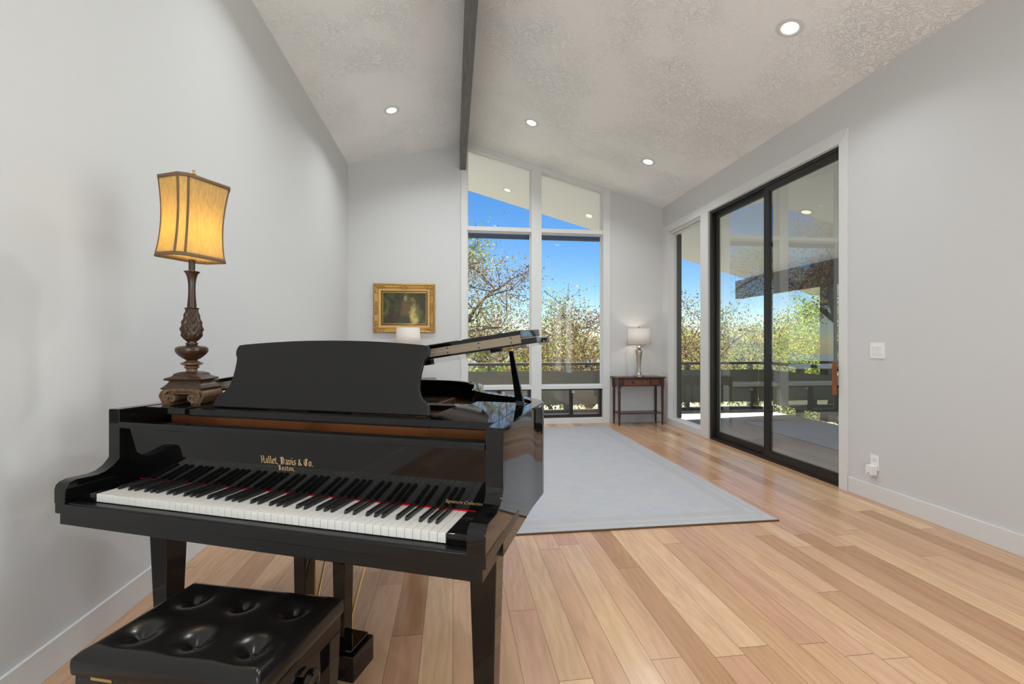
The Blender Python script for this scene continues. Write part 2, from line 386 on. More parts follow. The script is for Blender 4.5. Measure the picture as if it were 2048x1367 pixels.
# ---- far windows : white timber frame
def otop(x): return 4.088-.267*(x-.219)             # underside of sloping head
GY = YF+.095
m = MB()
y0, y1 = YF-.012, YF+.13
m.prism([(1.166, 0), (1.322, 0), (1.322, zr(1.322)), (1.166, zr(1.166))], y0, y1, 'y', .003)
m.prism([(.2, otop(.2)), (2.285, otop(2.285)), (2.285, zr(2.285)), (.2, zr(.2))], y0+.004, y1, 'y', .003)
m.box(.195, .21, YF, y1, 0, otop(.21)); m.box(2.279, 2.292, YF, y1, 0, otop(2.28))
for a, b in ((.208, 1.166), (1.322, 2.281)):
    m.box(a, b, y0+.004, y1, 2.886, 2.947, .003)
    m.box(a, b, y0-.008, y1, .527, .578, .003)
    m.box(a, b, y0, y1, 0, .083, .003)
tag(m.build('window_1', M['trim']), kind='structure')
W1 = bpy.data.objects['window_1']
def fixed_light(a, b, lo, top=None, hi=None):
    """stop beads and one pane"""
    T = (lambda x: top(x)) if top else (lambda x: hi)
    q = MB(); e = .014
    q.box(a, b, GY-.035, GY+.012, lo, lo+e); q.box(a, a+e, GY-.035, GY+.012, lo+e, T(a+e)-e); q.box(b-e, b, GY-.035, GY+.012, lo+e, T(b)-e)
    q.prism([(a, T(a)-e), (b, T(b)-e), (b, T(b)), (a, T(a))], GY-.035, GY+.012, 'y')
    f = q.build('window_stop', M['trim'], W1)
    p = MB().prism([(a+.006, lo+.006), (b-.006, lo+.006), (b-.006, T(b)-.006), (a+.006, T(a)-.006)], GY, GY+.006, 'y').build('glass_pane', M['glass'], W1)
for a, b in ((.21, 1.166), (1.322, 2.279)):
    fixed_light(a, b, 2.947, top=otop); fixed_light(a, b, .578, hi=2.886)
M['navy'] = plain('dark_blue_flashing', (.045, .07, .15, 1), .5)
m = MB()
for a, b in ((.21, 1.166), (1.322, 2.279)): m.box(a+.012, b-.012, GY+.02, GY+.034, 2.80, 2.872)
m.build('head_flashing', M['navy'], W1)
# lower sliding sashes
def slider(n, a, b, tag_x):
    w = struct(n); z0, z1 = .083, .527
    q = MB(); yy0, yy1 = YF+.05, YF+.12; e = .032
    q.box(a, b, yy0, yy1, z0, z0+e+.006, .002); q.box(a, b, yy0, yy1, z1-.026, z1, .002); q.box(a, a+.02, yy0, yy1, z0+e, z1-.02, .002); q.box(b-.038, b, yy0, yy1, z0+e, z1-.02, .002)
    mid = (a+b)/2-.03
    q.box(mid, mid+.035, yy0+.005, yy0+.04, z0+e, z1-.02, .002); q.box(mid+.025, mid+.062, yy0+.035, yy1-.005, z0+e, z1-.02, .002)
    q.build('sash_frame', M['bronze_alu'], w)
    MB().box(a+.02, mid+.01, yy0+.02, yy0+.026, z0+e, z1-.022).build('glass_pane', M['glass'], w)
    MB().box(mid+.05, b-.03, yy0+.055, yy0+.061, z0+e, z1-.022).build('glass_pane', M['door_glass'], w)
    q = MB(); q.box(tag_x, tag_x+.04, yy0+.024, yy0+.04, z1-.02, z1-.003, .002); q.box(tag_x+.002, tag_x+.04, yy0+.03, yy0+.04, z1-.075, z1-.035, .002)
    q.build('latch', M['plastic'], w)
slider('window_2', .21, 1.166, .735); slider('window_3', 1.322, 2.279, 1.812)
# ---- fixed side light on the right wall
w = struct('window_4')
gx = XR+.095
q = MB()
q.box(gx-.03, gx+.02, 6.505, 6.54, .085, 2.905, .002); q.box(gx-.03, gx+.02, 5.629, 5.64, .085, 2.905, .002)
q.box(gx-.03, gx+.02, 5.64, 6.505, .085, .10); q.box(gx-.03, gx+.02, 5.64, 6.505, 2.85, 2.87)
q.build('window_stop', M['trim'], w)
q = MB(); q.box(gx+.012, gx+.045, 6.42, 6.504, .10, 2.85, .002); q.build('jamb', M['bronze_alu'], w)
MB().box(gx, gx+.006, 5.635, 6.51, .095, 2.86).build('glass_pane', M['glass'], w)
# ---- sliding glass door
dr = struct('door_1')
q = MB(); xa, xb = XR+.008, XR+.098
q.box(xa, xb, 3.459, 5.448, 0, .030, .003); q.box(xa, xb, 3.459, 5.448, 2.865, 2.903, .003)
q.box(xa, xb, 5.40, 5.448, .03, 2.865, .003); q.box(xa, xb, 3.44, 3.475, .03, 2.865, .003)
q.box(xa+.044, xa+.048, 3.475, 5.40, .03, .045); q.box(xa+.044, xa+.048, 3.475, 5.40, 2.84, 2.865)
q.build('door_frame', M['bronze_alu'], dr)
def panel(name, x, ya, yb, wa, wb):
    q = MB(); t_ = .038
    q.box(x, x+t_, ya, ya+wa, .032, 2.862, .003); q.box(x, x+t_, yb-wb, yb, .032, 2.862, .003)
    q.box(x+.001, x+t_-.001, ya+wa, yb-wb, .032, .108, .003); q.box(x+.001, x+t_-.001, ya+wa, yb-wb, 2.80, 2.862, .003)
    f = q.build(name, M['bronze_alu'], dr)
    MB().box(x+.016, x+.022, ya+wa-.005, yb-wb+.005, .10, 2.81).build('glass_pane', M['door_glass'], f)
    return f
panel('door_panel', XR+.010, 3.462, 4.425, .03, .075)
panel('door_panel', XR+.056, 4.40, 5.41, .095, .045)
q = MB(); q.box(XR-.052, XR-.026, 3.462, 3.492, .785, 1.062, .004); hd = q.build('door_handle', M['pull_wood'], dr)
q = MB(); q.box(XR-.028, XR+.02, 3.468, 3.486, .845, .868, .002); q.box(XR-.028, XR+.02, 3.468, 3.486, .985, 1.008, .002); q.build('standoff', M['black_metal'], hd)
# ------------------------------------------------------------------ recessed lights
def downlight(x, y, side, label, lens, group, power=None, col=(.92, .965, 1), spread=142):
    z = zr(x) if side > 0 else zl(x); sl = -.2775 if side > 0 else .231
    if side > 0: ang = math.atan(.2775)
    else: ang = -math.atan(.231)
    R = thing('recessed_light', label, 'ceiling light', (x, y, z-.002), 0, group); R.rotation_euler = (0, ang, 0)
    pr = [(.079, 0), (.088, -.001), (.088, .004), (.062, .0035)]
    q = MB(); n = 40
    q.lathe([(.093, .002), (.0925, -.002), (.086, -.005), (.066, -.0055), (.0645, -.003), (.058, -.0028), (.058, .002)], n, cap=False)
    q.build('trim_ring', M['trim'], R)
    MB().lathe([(.0005, -.0026), (.058, -.0022), (.058, .001)], n, cap=False).build('lens', lens, R)
    if power:
        L = bpy.data.lights.new('downlight', 'AREA'); L.shape = 'DISK'; L.size = .112; L.energy = power; L.color = col; L.spread = math.radians(spread)
        lo = bpy.data.objects.new('downlight', L); COL.objects.link(lo); lo.parent = R; lo.location = (0, 0, -.0068)
    return R
PWR = 12.5
G1 = 'recessed downlights in the ceiling'
downlight(2.463, 3.062, 1, 'lit recessed downlight nearest the camera, above the sliding glass door', M['lens'], G1, PWR)
downlight(.969, 5.583, 1, 'lit recessed downlight on the right ceiling slope nearest the dark ridge beam', M['lens'], G1, PWR)
downlight(2.477, 5.556, 1, 'lit recessed downlight above the far right corner table', M['lens'], G1, PWR)
downlight(-.715, 5.472, -1, 'lit recessed downlight on the ceiling slope left of the ridge beam', M['lens'], G1, PWR)
downlight(.969, 3.06, 1, 'added unseen recessed downlight overhead between ridge beam and sliding door', M['lens'], G1, PWR)  # downlights from here down to the soffit group: unseen, added for brightness
downlight(-.715, 3.06, -1, 'added unseen recessed downlight overhead above the grand piano', M['lens'], G1, PWR)
downlight(2.47, .3, 1, 'added unseen recessed downlight overhead right of the camera', M['lens'], G1, PWR)
downlight(-.715, .3, -1, 'added unseen recessed downlight overhead left of the camera', M['lens'], G1, PWR)
downlight(2.47, -1.9, 1, 'added unseen recessed downlight behind the camera on the right slope', M['lens'], G1, PWR)
downlight(-.715, -1.9, -1, 'added unseen recessed downlight behind the camera on the left slope', M['lens'], G1, PWR)
G2 = 'recessed lights in the outdoor soffit'
downlight(.97, 8.112, 1, 'soffit light seen through the upper left gable pane', M['lens_out'], G2)
downlight(2.459, 8.047, 1, 'soffit light seen through the upper right gable pane', M['lens_out'], G2)
downlight(4.62, 5.45, 1, 'soffit light seen through the sliding door glass', M['lens_out'], G2)
# ------------------------------------------------------------------ wall plates
s = thing('light_switch', 'white double rocker light switch on the wall right of the glass door', 'light switch', (XR, 3.118, 1.167))
MB().box(-.006, 0, -.0615, .0615, -.06, .06, .002).build('cover_plate', M['plastic'], s)
for k in (-1, 1):
    MB().prism([(-.006, -.034), (-.0085, -.034), (-.0145, .034), (-.006, .034)], k*.0235-.0165, k*.0235+.0165, 'y').build('rocker', M['plastic'], s)
    for zz in (-.05, .05): MB().lathe([(.003, 0), (.003, .001)], 10, Matrix.Translation((-.006, k*.0235, zz)) @ Matrix.Rotation(-PI/2, 4, 'Y')).build('screw', M['plastic'], s)
s = thing('wall_outlet', 'white duplex power outlet low on the wall right of the glass door', 'power outlet', (XR, 3.141, .30))
MB().box(-.006, 0, -.036, .036, -.058, .058, .002).build('cover_plate', M['plastic'], s)
q = MB()
for zz in (.022,):
    f = MB().box(-.0085, -.005, -.017, .017, zz-.014, zz+.014, .003).build('receptacle', M['plastic'], s)
    q.box(-.0092, -.0084, -.0085, -.0065, zz-.002, zz+.006); q.box(-.0092, -.0084, .0065, .0085, zz-.002, zz+.005); q.box(-.0092, -.0084, -.002, .002, zz-.01, zz-.006)
q.build('socket_slot', M['dark'], s)
s = thing('plug_in_adapter', 'white plug-in adapter fitted in the lower half of the outlet', 'adapter', (XR, 3.141, .242))
MB().box(-.055, -.0062, -.026, .032, -.036, .036, .004).build('housing', M['plastic'], s)
q = MB(); q.box(-.0562, -.0548, -.004, .010, -.027, -.022); q.build('port', M['dark'], s)
# ------------------------------------------------------------------ rug
r = thing('area_rug', 'large faded blue grey rug on the oak floor before the far window', 'rug', (.905, 4.655, 0))
MB().box(-1.315, 1.315, -1.78, 1.78, .001, .012, .004).build('pile', M['rug'], r)
for yy in (-1.783, 1.783): MB().box(-1.322, 1.322, yy-.005, yy+.005, .0005, .0115, .002).build('binding', M['rug_edge'], r)
# ------------------------------------------------------------------ grand piano (local: x along the keys, y towards the tail)
PA = math.radians(-22.0)
PO = (-.5852, 1.4142, 0)
pi = thing('grand_piano', 'polished black baby grand piano with raised lid and music desk', 'piano', PO, PA)
RT, RB = .993, .64                                  # rim top and bottom
def smooth_path(pts, n=6):
    out = []
    for i in range(len(pts)-1):
        p0 = Vector(pts[max(i-1, 0)]); p1 = Vector(pts[i]); p2 = Vector(pts[i+1]); p3 = Vector(pts[min(i+2, len(pts)-1)])
        for k in range(n):
            t_ = k/n
            out.append(.5*((2*p1)+(p2-p0)*t_+(2*p0-5*p1+4*p2-p3)*t_**2+(3*p1-p0-3*p2+p3)*t_**3))
    out.append(Vector(pts[-1])); return out
inner = [(.681,.118),(.681,.30),(.682,.50),(.688,.62),(.690,.668),(.678,.715),(.633,.777),(.575,.822),(.482,.878),(.395,.95),(.33,1.025),(.288,1.108),(.262,1.195),(.238,1.285),(.19,1.38),(.12,1.465),(.03,1.525),(-.07,1.553),(-.212,1.558),(-.36,1.545),(-.50,1.495),(-.61,1.40),(-.667,1.27),(-.681,1.10),(-.681,.80),(-.681,.45),(-.681,.118)]
IN = smooth_path([(a, b, 0) for a, b in inner], 5)
def offset(path, d):
    out = []
    for i, p in enumerate(path):
        tg = (path[min(i+1, len(path)-1)]-path[max(i-1, 0)]).normalized()
        out.append(p+Vector((tg.y, -tg.x, 0))*d)
    return out
OUTR = offset(IN, .051)
def rim_mesh(z0, z1, a, b, bev=.004):
    q = MB(); rows = []
    for p, r_ in zip(a, b):
        d = (r_-p).normalized()
        rows.append([(p.x, p.y, z0), (p.x, p.y, z1-bev), (p.x+d.x*bev, p.y+d.y*bev, z1), (r_.x-d.x*bev, r_.y-d.y*bev, z1), (r_.x, r_.y, z1-bev), (r_.x, r_.y, z0)])
    V = q.strip(rows, closed_u=True)
    q.bm.faces.new(V[0]); q.bm.faces.new(list(reversed(V[-1])))
    return q
rim_mesh(RB, RT, IN, OUTR).build('rim', M['ebony'], pi, smooth=30)
# arms (cheeks) at both ends of the keyboard
arm = [(-.042,.711),(-.042,.755),(-.038,.769),(-.028,.778),(-.010,.783),(.02,.782),(.05,.781),(.075,.786),(.097,.799),(.114,.818),(.126,.846),(.134,.876),(.136,.902),(.131,.928),(.126,.938),(.118,.943),(.118,RT-.0008),(.24,RT-.0008),(.24,.711)]
armS = [(a, b) for a, b in arm]
for sgn in (-1, 1):
    a_, b_ = (.683, .7325)
    lo, hi = (a_, b_) if sgn > 0 else (-b_, -a_)
    MB().prism(armS, lo, hi, 'x', .0028, 2).build('arm', M['ebony'], pi, smooth=32)
# key bed and key slip
q = MB(); q.box(-.7325, .7325, -.040, .30, .677, .7105, .003); q.box(-.722, .722, -.033, .30, RB, .6765, .003); q.build('key_bed', M['ebony_satin'], pi)
slip = [(-.034, .7105), (-.037, .722), (-.034, .7300), (-.027, .7315), (-.016, .7245), (-.006, .712), (-.004, .7105)]
slip = [(-.036, .700), (-.037, .708), (-.034, .7135), (-.028, .7145), (-.02, .711), (-.008, .700)]
MB().prism(slip, -.682, .682, 'x').build('key_slip', M['ebony_satin'], pi, smooth=50)
for sgn in (-1, 1):
    lo, hi = (.6125, .6825) if sgn > 0 else (-.6825, -.6125)
    MB().box(lo, hi, -.004, .157, .7105, .742, .006).build('key_block', M['ebony'], pi)
# keys : 52 naturals, 36 sharps, A0 .. C8
WP = 1.222/52
wm = MB().box(-WP/2+.0005, WP/2-.0005, 0, .30, .7125, .738, .0012).build('white_key', M['ivory'], pi)
wm.location = (-.611+WP/2, 0, 0)
bm_ = MB(); bm_.prism([(.050, .7385), (.0545, .7485), (.058, .7495), (.158, .7495), (.158, .7385)], -.0048, .0048, 'x', .0012)
bk = bm_.build('black_key', M['key_black'], pi)
bk.scale = (1, 1, 1)
first_b = True
names = 'ABCDEFG'
for i in range(52):
    x = -.611+WP*(i+.5); L_ = names[i % 7]
    if i > 0:
        k = wm.copy(); COL.objects.link(k); k.parent = pi; k.location = (x, 0, 0)
    if L_ in 'ACDFG' and i < 51:
        off = {'A': 0.0, 'C': -.0022, 'D': .0022, 'F': -.003, 'G': 0.0}[L_]
        k = bk if first_b else bk.copy()
        if not first_b: COL.objects.link(k); k.parent = pi
        first_b = False
        k.location = (x+WP/2+off, 0, 0)
MB().box(-.64, .64, .1565, .160, .7385, .7425).build('name_board_felt', M['red_felt'], pi)
# fallboard with rolled lip
fb = [(.162, .745), (.160, .7425), (.1575, .7425), (.1345, .925), (.1345, .9285), (.1135, .9285), (.112, .931), (.112, .944), (.116, .949), (.150, .950), (.165, .94), (.175, .75)]
FB = MB().prism(fb, -.680, .680, 'x', .0015).build('fallboard', M['ebony'], pi, smooth=30)
# lettering -------------------------------------------------------
NIB = Vector((math.cos(.70), math.sin(.70)))*.108
GL = {
 'H': (1.12, [[(.02,1.38),(.28,1.52)], [(.28,1.5),(.28,.08)], [(.02,-.06),(.28,.10)], [(.58,1.38),(.82,1.52)], [(.82,1.5),(.82,.10)], [(.82,.08),(1.0,-.06)], [(.28,.72),(.82,.84)]]),
 'a': (.80, [[(.12,.88),(.4,1.0),(.55,.85),(.55,.14),(.72,.0)], [(.52,.55),(.18,.42),(.14,.14),(.3,.0),(.52,.14)]]),
 'l': (.46, [[(.02,1.42),(.2,1.55),(.2,.14),(.36,.0)]]),
 'e': (.70, [[(.58,.55),(.56,.85),(.36,1.0),(.15,.82),(.15,.16),(.34,.0),(.6,.16)], [(.15,.42),(.56,.62)]]),
 't': (.50, [[(.2,1.3),(.2,.14),(.38,.0)], [(.0,.95),(.42,.98)]]),
 ',': (.42, [[(.08,.10),(.16,.02),(.06,-.22)]]),
 '.': (.38, [[(.08,.12),(.18,.0)]]),
 'D': (1.22, [[(.02,1.35),(.4,1.52),(.8,1.38),(.98,1.05),(.96,.3),(.62,.0),(.28,.1),(.06,-.06)], [(.3,1.4),(.3,.15)], [(.58,1.25),(.58,.25)], [(.44,1.25),(.44,.25)]]),
 'v': (.80, [[(.02,.92),(.16,1.0),(.16,.16),(.38,.0),(.6,.2),(.6,.8),(.42,1.0)]]),
 'i': (.44, [[(.02,.9),(.18,1.0),(.18,.14),(.34,.0)], [(.13,1.38),(.22,1.28)]]),
 's': (.70, [[(.58,.85),(.36,1.0),(.14,.8),(.2,.6),(.5,.4),(.54,.2),(.3,.0),(.06,.14)]]),
 '&': (1.0, [[(.8,.0),(.25,.95),(.3,1.2),(.48,1.25),(.55,1.0),(.14,.45),(.16,.12),(.42,.0),(.78,.5)]]),
 'C': (1.14, [[(.98,1.25),(.7,1.5),(.34,1.35),(.14,1.0),(.16,.35),(.44,.0),(.95,.22)], [(.52,1.3),(.52,.2)], [(.72,1.25),(.72,.35)]]),
 'o': (.78, [[(.15,.82),(.15,.16),(.36,.0),(.6,.18),(.6,.84),(.38,1.0),(.15,.82)]]),
 'B': (1.1, [[(.02,1.3),(.4,1.5),(.72,1.3),(.7,1.0),(.42,.8)], [(.42,.8),(.82,.6),(.82,.22),(.5,.0),(.05,.0)], [(.28,1.4),(.28,.1)], [(.5,1.25),(.5,.2)]]),
 'n': (.84, [[(.02,.9),(.17,1.0),(.17,.0)], [(.17,.8),(.45,1.0),(.58,.85),(.58,.14),(.74,.0)]]),
}
def face_pt(x, s):
    """point on the fallboard face, s = height z"""
    k = (s-.7425)/(.925-.7425)
    return (x, .1575+(.1345-.1575)*k-.0006, s)
def blackletter(txt, cx, z, width, track=0.0, name='lettering', nib=1.0):
    adv = []; x = 0
    for ch in txt:
        w_ = .42 if ch == ' ' else GL[ch][0]
        adv.append(x); x += w_+track
    k = width/(x-track); q = MB(); bm = q.bm
    for ch, ax in zip(txt, adv):
        if ch == ' ': continue
        for st in GL[ch][1]:
            for (p, r_) in zip(st, st[1:]):
                p = Vector(p); r_ = Vector(r_); N = NIB*nib
                d = r_-p
                if abs(d.x*N.y-d.y*N.x) < .02*d.length: N = Vector((-N.y, N.x))*.35
                pts = [p-N, p+N, r_+N, r_-N]
                vs = [bm.verts.new(face_pt(cx-width/2+(ax+a.x+.05)*k, z+a.y*k)) for a in pts]
                bm.faces.new(vs)
    for f in bm.faces:
        if f.normal.y > 0 or True: f.normal_update()
        if f.normal.y > 0: f.normal_flip()
    return q.build(name, M['gold_letter'], FB, recalc=False)
blackletter('Hallet, Davis & Co.', -.0015, .8370, .201, 0.0)
blackletter('Boston.', -.003, .8165, .064, .12, nib=1.0)
def text_obj(body, size, shear, name, parent, mat, loc, rot):
    cu = bpy.data.curves.new(name, 'FONT'); cu.body = body; cu.size = size; cu.shear = shear; cu.align_x = 'CENTER'; cu.offset = -.0001
    o_ = bpy.data.objects.new(name, cu); COL.objects.link(o_); o_.parent = parent; o_.location = loc; o_.rotation_euler = rot
    bpy.context.view_layer.update(); me = bpy.data.meshes.new_from_object(o_.evaluated_get(bpy.context.evaluated_depsgraph_get())); bpy.data.objects.remove(o_)
    o_ = bpy.data.objects.new(name, me); COL.objects.link(o_); o_.parent = parent; o_.location = loc; o_.rotation_euler = rot
    me.materials.clear(); me.materials.append(mat); return o_
fang = math.atan2(.023, .1825)
text_obj('Signature Collection', .0145, .55, 'script_lettering', FB, M['gold_letter'], (.603, face_pt(0, .7600)[1]-.0004, .7600), (PI/2-0.0+fang*0-.126*-1*0+0.125, 0, 0))
# music shelf: fixed side boards and the sliding tray frame
def board(x0, x1, y0, y1, z0, z1, nm): return MB().box(x0, x1, y0, y1, z0, z1, .002).build(nm, M['ebony'], pi)
board(-.680, -.492, .205, .66, .966, .9915, 'side_shelf')
board(.470, .680, .205, .66, .966, .9915, 'side_shelf')
q = MB(); q.box(-.490, .468, .215, .262, .962, .988, .002); q.box(-.490, -.44, .262, .62, .962, .984); q.box(.42, .468, .262, .62, .962, .984); q.box(-.06, .06, .262, .55, .962, .980); q.box(-.44, .42, .56, .62, .962, .984)
q.build('music_tray', M['ebony'], pi)
# music desk
half = [(.0,.9835),(.437,.9835),(.4385,.992),(.434,1.012),(.426,1.024),(.408,1.036),(.396,1.05),(.390,1.066),(.3865,1.09),(.387,1.12),(.390,1.148),(.394,1.164),(.4035,1.176),(.4065,1.19),(.405,1.204),(.398,1.2125)]
rgt = [(u_-.004, z_) for u_, z_ in half]; lft = [(-u_-.004, z_) for u_, z_ in reversed(half[1:])]
arc = [(.394*math.cos(PI*k/24)-.004, 1.2145+.0165*math.sin(PI*k/24)) for k in range(1, 24)]
arc = [(x_, 1.2135+.0175*(1-((x_+.004)/.397)**2)) for x_ in np.linspace(.37, -.378, 25)]
dk = rgt[1:]+[(float(a), float(b)) for a, b in arc]+lft
q = MB(); ln = math.atan(.354)
q.prism([(a, (b-.985)/math.cos(ln)) for a, b in dk], -.006, .010, 'y', .0035, 3)
for v in q.bm.verts: v.co = Vector((v.co.x, v.co.y*math.cos(ln)+v.co.z*math.sin(ln)+.280, v.co.z*math.cos(ln)-v.co.y*math.sin(ln)+.9905))
q.build('music_desk', M['ebony_satin'], pi, smooth=30)
for x_ in (-.2, .2): MB().tube([(x_, .40, .985), (x_, .345, 1.11)], .006, 8).build('desk_prop', M['brass'], pi)
# inside: soundboard, iron plate, strings, pins
def inset(d): return [(p.x, p.y) for p in offset(IN, -d)]
ii = [p for p in inset(.002) if p[1] > .17]
MB().prism(ii, .80, .812, 'z').build('soundboard', M['spruce'], pi)
pl_ = [p for p in inset(.03) if p[1] > .2]
q = MB(); q.prism([(-.655, .20), (.655, .20), (.655, .44), (-.655, .44)], .872, .886, 'z', .003)
rows = []
for a, b in zip(inset(.006), inset(.085)):
    if a[1] < .42: continue
    rows.append([(a[0], a[1], .865), (a[0], a[1], .895), (b[0], b[1], .882), (b[0], b[1], .865)])
q.strip(rows, closed_u=True)
for (x0, y0, x1, y1) in ((-.42,.42,-.52,1.4), (-.15,.42,-.2,1.5), (.12,.42,.06,1.44), (.38,.42,.33,.98)):
    q.prism([(x0-.015, y0), (x0+.015, y0), (x1+.012, y1), (x1-.012, y1)], .885, .905, 'z', .002)
q.build('iron_plate', M['iron_plate'], pi)
q = MB()
for k in range(58):
    f_ = k/57; x0 = -.62+1.24*f_; x1 = x0-.10*(1-f_)-.02
    # length to the bentside
    lim = .5
    for p in IN:
        if abs(p.x-x1) < .03 and p.y > .55: lim = max(lim, p.y-.10)
    if lim < .6: lim = .62
    q.tube([(x0, .40, .897), (x1, lim, .897)], .0011, 4)
tag(q.build('strings', M['pale_brass'], pi), kind='stuff')
q = MB()
for k in range(60):
    x_ = -.62+1.24*k/59
    for j in range(3): q.lathe([(.0032, .886), (.0032, .912), (.0024, .914)], 6, Matrix.Translation((x_+.006*(j-1), .325+.03*j, 0)))
tag(q.build('tuning_pins', M['steel'], pi), kind='stuff')
q = MB(); q.box(-.665, .665, .292, .305, .884, .956, .003); q.build('plate_flange', M['flange'], pi)
# lid: hinged on the left, raised by the prop; its front flap is folded back on top
LA = math.radians(8.5)
LM = Matrix.Translation((-.735, 0, 1.006)) @ Matrix.Rotation(-LA, 4, 'Y')
VH = .46
lo_ = offset(IN, .092)
lp = [(max(.0, p.x+.735), p.y) for p in lo_ if p.y > VH+.02]
lp = [(lp[0][0], VH)]+lp+[(lp[-1][0], VH)]
MB().prism(lp, 0, .021, 'z', .004, 2, M=LM).build('lid', M['ebony'], pi, smooth=30)
W_ = lp[0][0]
FM = LM @ Matrix.Translation((0, VH, .0225)) @ Matrix.Rotation(math.radians(2.2), 4, 'X')
MB().box(.004, W_-.05, .002, .335, 0, .030, .004, M=FM).build('lid_flap', M['ebony'], pi)
q = MB(); q.box(.03, W_-.055, VH-.0022, VH, .007, .0214, M=LM); q.box(.03, W_-.055, VH-.0022, VH, .0220, .0362, M=LM); q.build('lid_hinge', M['pale_brass'], pi)
LH = bpy.data.objects['lid_hinge']
for k in range(12):
    x_ = .08+k*(W_-.17)/11
    for zz in (.0132, .030): MB().lathe([(.0032, 0), (.0032, .001)], 8, M=LM @ Matrix.Translation((x_, VH-.0022, zz)) @ Matrix.Rotation(PI/2, 4, 'X')).build('screw', M['dark'], LH)
MB().box(1.29, 1.335, .605, .635, -.008, 0, .002, M=LM).build('prop_socket', M['black_metal'], pi); MB().box(.86, .90, .9, .94, -.014, 0, .003, M=LM).build('prop_socket', M['black_metal'], pi)
q = MB(); q.taper((.672, .585), .034, .026, .975, (.595, .72), .017, .016, 1.197, .003); q.build('lid_prop', M['ebony'], pi)
q = MB(); q.box(-.012, .012, -.014, .014, 0, .012, .002, M=Matrix.Translation((.594, .722, 1.194))); q.build('prop_tip', M['brass'], pi)
# legs
def leg(c, wt, wb, name='leg'):
    q = MB(); q.taper(c, wt+.02, wt+.02, .615, c, wt+.02, wt+.02, RB, .003)
    q.taper(c, wb, wb, .075, c, wt, wt, .617, .004)
    l_ = q.build(name, M['ebony'], pi)
    q = MB(); q.box(c[0]-.017, c[0]+.017, c[1]-.017, c[1]+.017, .045, .075, .003); q.build('ferrule', M['brass'], l_)
    q = MB(); q.lathe([(.010, -.012), (.022, -.012), (.024, -.006), (.024, .006), (.022, .012), (.010, .012)], 20, Matrix.Translation((c[0], c[1]+.01, .0245)) @ Matrix.Rotation(PI/2, 4, 'Y')); q.build('caster', M['brass'], l_)
leg((-.638, .262), .090, .060); leg((.638, .262), .090, .060); leg((-.12, 1.30), .090, .060)
# pedal lyre
for x_ in (-.081, .081): MB().taper((x_, .325), .040, .05, .165, (x_, .325), .056, .055, RB, .003).build('lyre_post', M['ebony'], pi)
q = MB(); q.box(-.165, .165, .26, .39, .075, .165, .006); q.box(-.15, .15, .27, .38, .165, .18, .006); q.build('pedal_box', M['ebony'], pi)
for a, b in (((-.109, .42, .10), (-.109, .42, RB)), ((.052, .42, .10), (.052, .42, RB)), ((.055, .39, .16), (.085, .62, RB)), ((-.10, .39, .16), (-.13, .62, RB))): MB().tube([a, b], .005, 8).build('pedal_rod', M['brass'], pi)
for x_ in (-.075, 0, .075):
    q = MB(); q.prism([(x_-.012, .18), (x_+.012, .18), (x_+.016, .2), (x_+.010, .27), (x_-.010, .27), (x_-.016, .2)], .045, .055, 'z', .002); q.box(x_-.008, x_+.008, .26, .28, .045, .08); q.build('pedal', M['brass'], pi)
# ------------------------------------------------------------------ bench
c_, s_ = math.cos(PA), math.sin(PA)
def pw(u, v): return (PO[0]+u*c_-v*s_, PO[1]+u*s_+v*c_)
bx, by = pw(.014, -.112)
be = thing('piano_bench', 'black tufted leather piano bench with adjusting knob before the keyboard', 'bench', (bx, by, 0), PA+math.radians(4.6))
BW, BD, BZ = .505, .345, .488
tuf = [(x_, y_) for y_ in (-.078, .078) for x_ in (-.16, 0, .16)]
NXg, NYg = 110, 72
rows = []
def ctop(x_, y_):
    ex = (BW/2-abs(x_)); ey = (BD/2-abs(y_)); e = min(ex, ey)
    z_ = BZ+.004
    if e < .035: z_ -= .019*(1-e/.035)**2.2
    for (a, b) in tuf:
        d = math.hypot(x_-a, y_-b); z_ -= .030*math.exp(-(d/.030)**1.35)
    return z_
q = MB()
g_ = [[(BW*(i/NXg-.5), BD*(j/NYg-.5)) for i in range(NXg+1)] for j in range(NYg+1)]
V = q.strip([[(x_, y_, ctop(x_, y_)) for x_, y_ in r_] for r_ in g_])
rim_v = [V[0][i] for i in range(NXg)]+[V[j][NXg] for j in range(NYg)]+[V[NYg][i] for i in range(NXg, 0, -1)]+[V[j][0] for j in range(NYg, 0, -1)]
prev = rim_v
for (dz, k_) in ((.008, 1.006), (.02, 1.008), (.034, 1.004), (.040, .995)):
    cur = [q.bm.verts.new((v.co.x*k_, v.co.y*k_, BZ-.014-dz)) for v in rim_v]
    for i in range(len(cur)): q.bm.faces.new((prev[i], prev[(i+1) % len(cur)], cur[(i+1) % len(cur)], cur[i]))
    prev = cur
q.bm.faces.new(prev)
q.build('cushion', M['leather'], be, smooth=60, wn=False)
for (a, b) in tuf: MB().ball((a, b, ctop(a, b)+.001), .010, sub=2, sc=(1, 1, .55)).build('tuft_button', M['leather'], be)
q = MB(); q.box(-BW/2+.004, BW/2-.004, -BD/2+.004, BD/2-.004, .388, BZ-.056, .004); q.build('seat_frame', M['ebony'], be)
q = MB(); q.box(-BW/2+.022, BW/2-.022, -BD/2+.02, BD/2-.02, .30, .3875, .003); q.build('apron', M['ebony'], be)
for x_ in (-.165, .165):
    MB().box(x_-.03, x_+.03, -BD/2-.001, -BD/2+.012, BZ-.0575, BZ-.0505).build('hinge', M['brass'], be)
for sx_ in (-1, 1):
    for sy_ in (-1, 1):
        MB().taper((sx_*(BW/2-.035), sy_*(BD/2-.035)), .034, .034, 0, (sx_*(BW/2-.032), sy_*(BD/2-.032)), .055, .055, .387, .003).build('leg', M['ebony'], be)
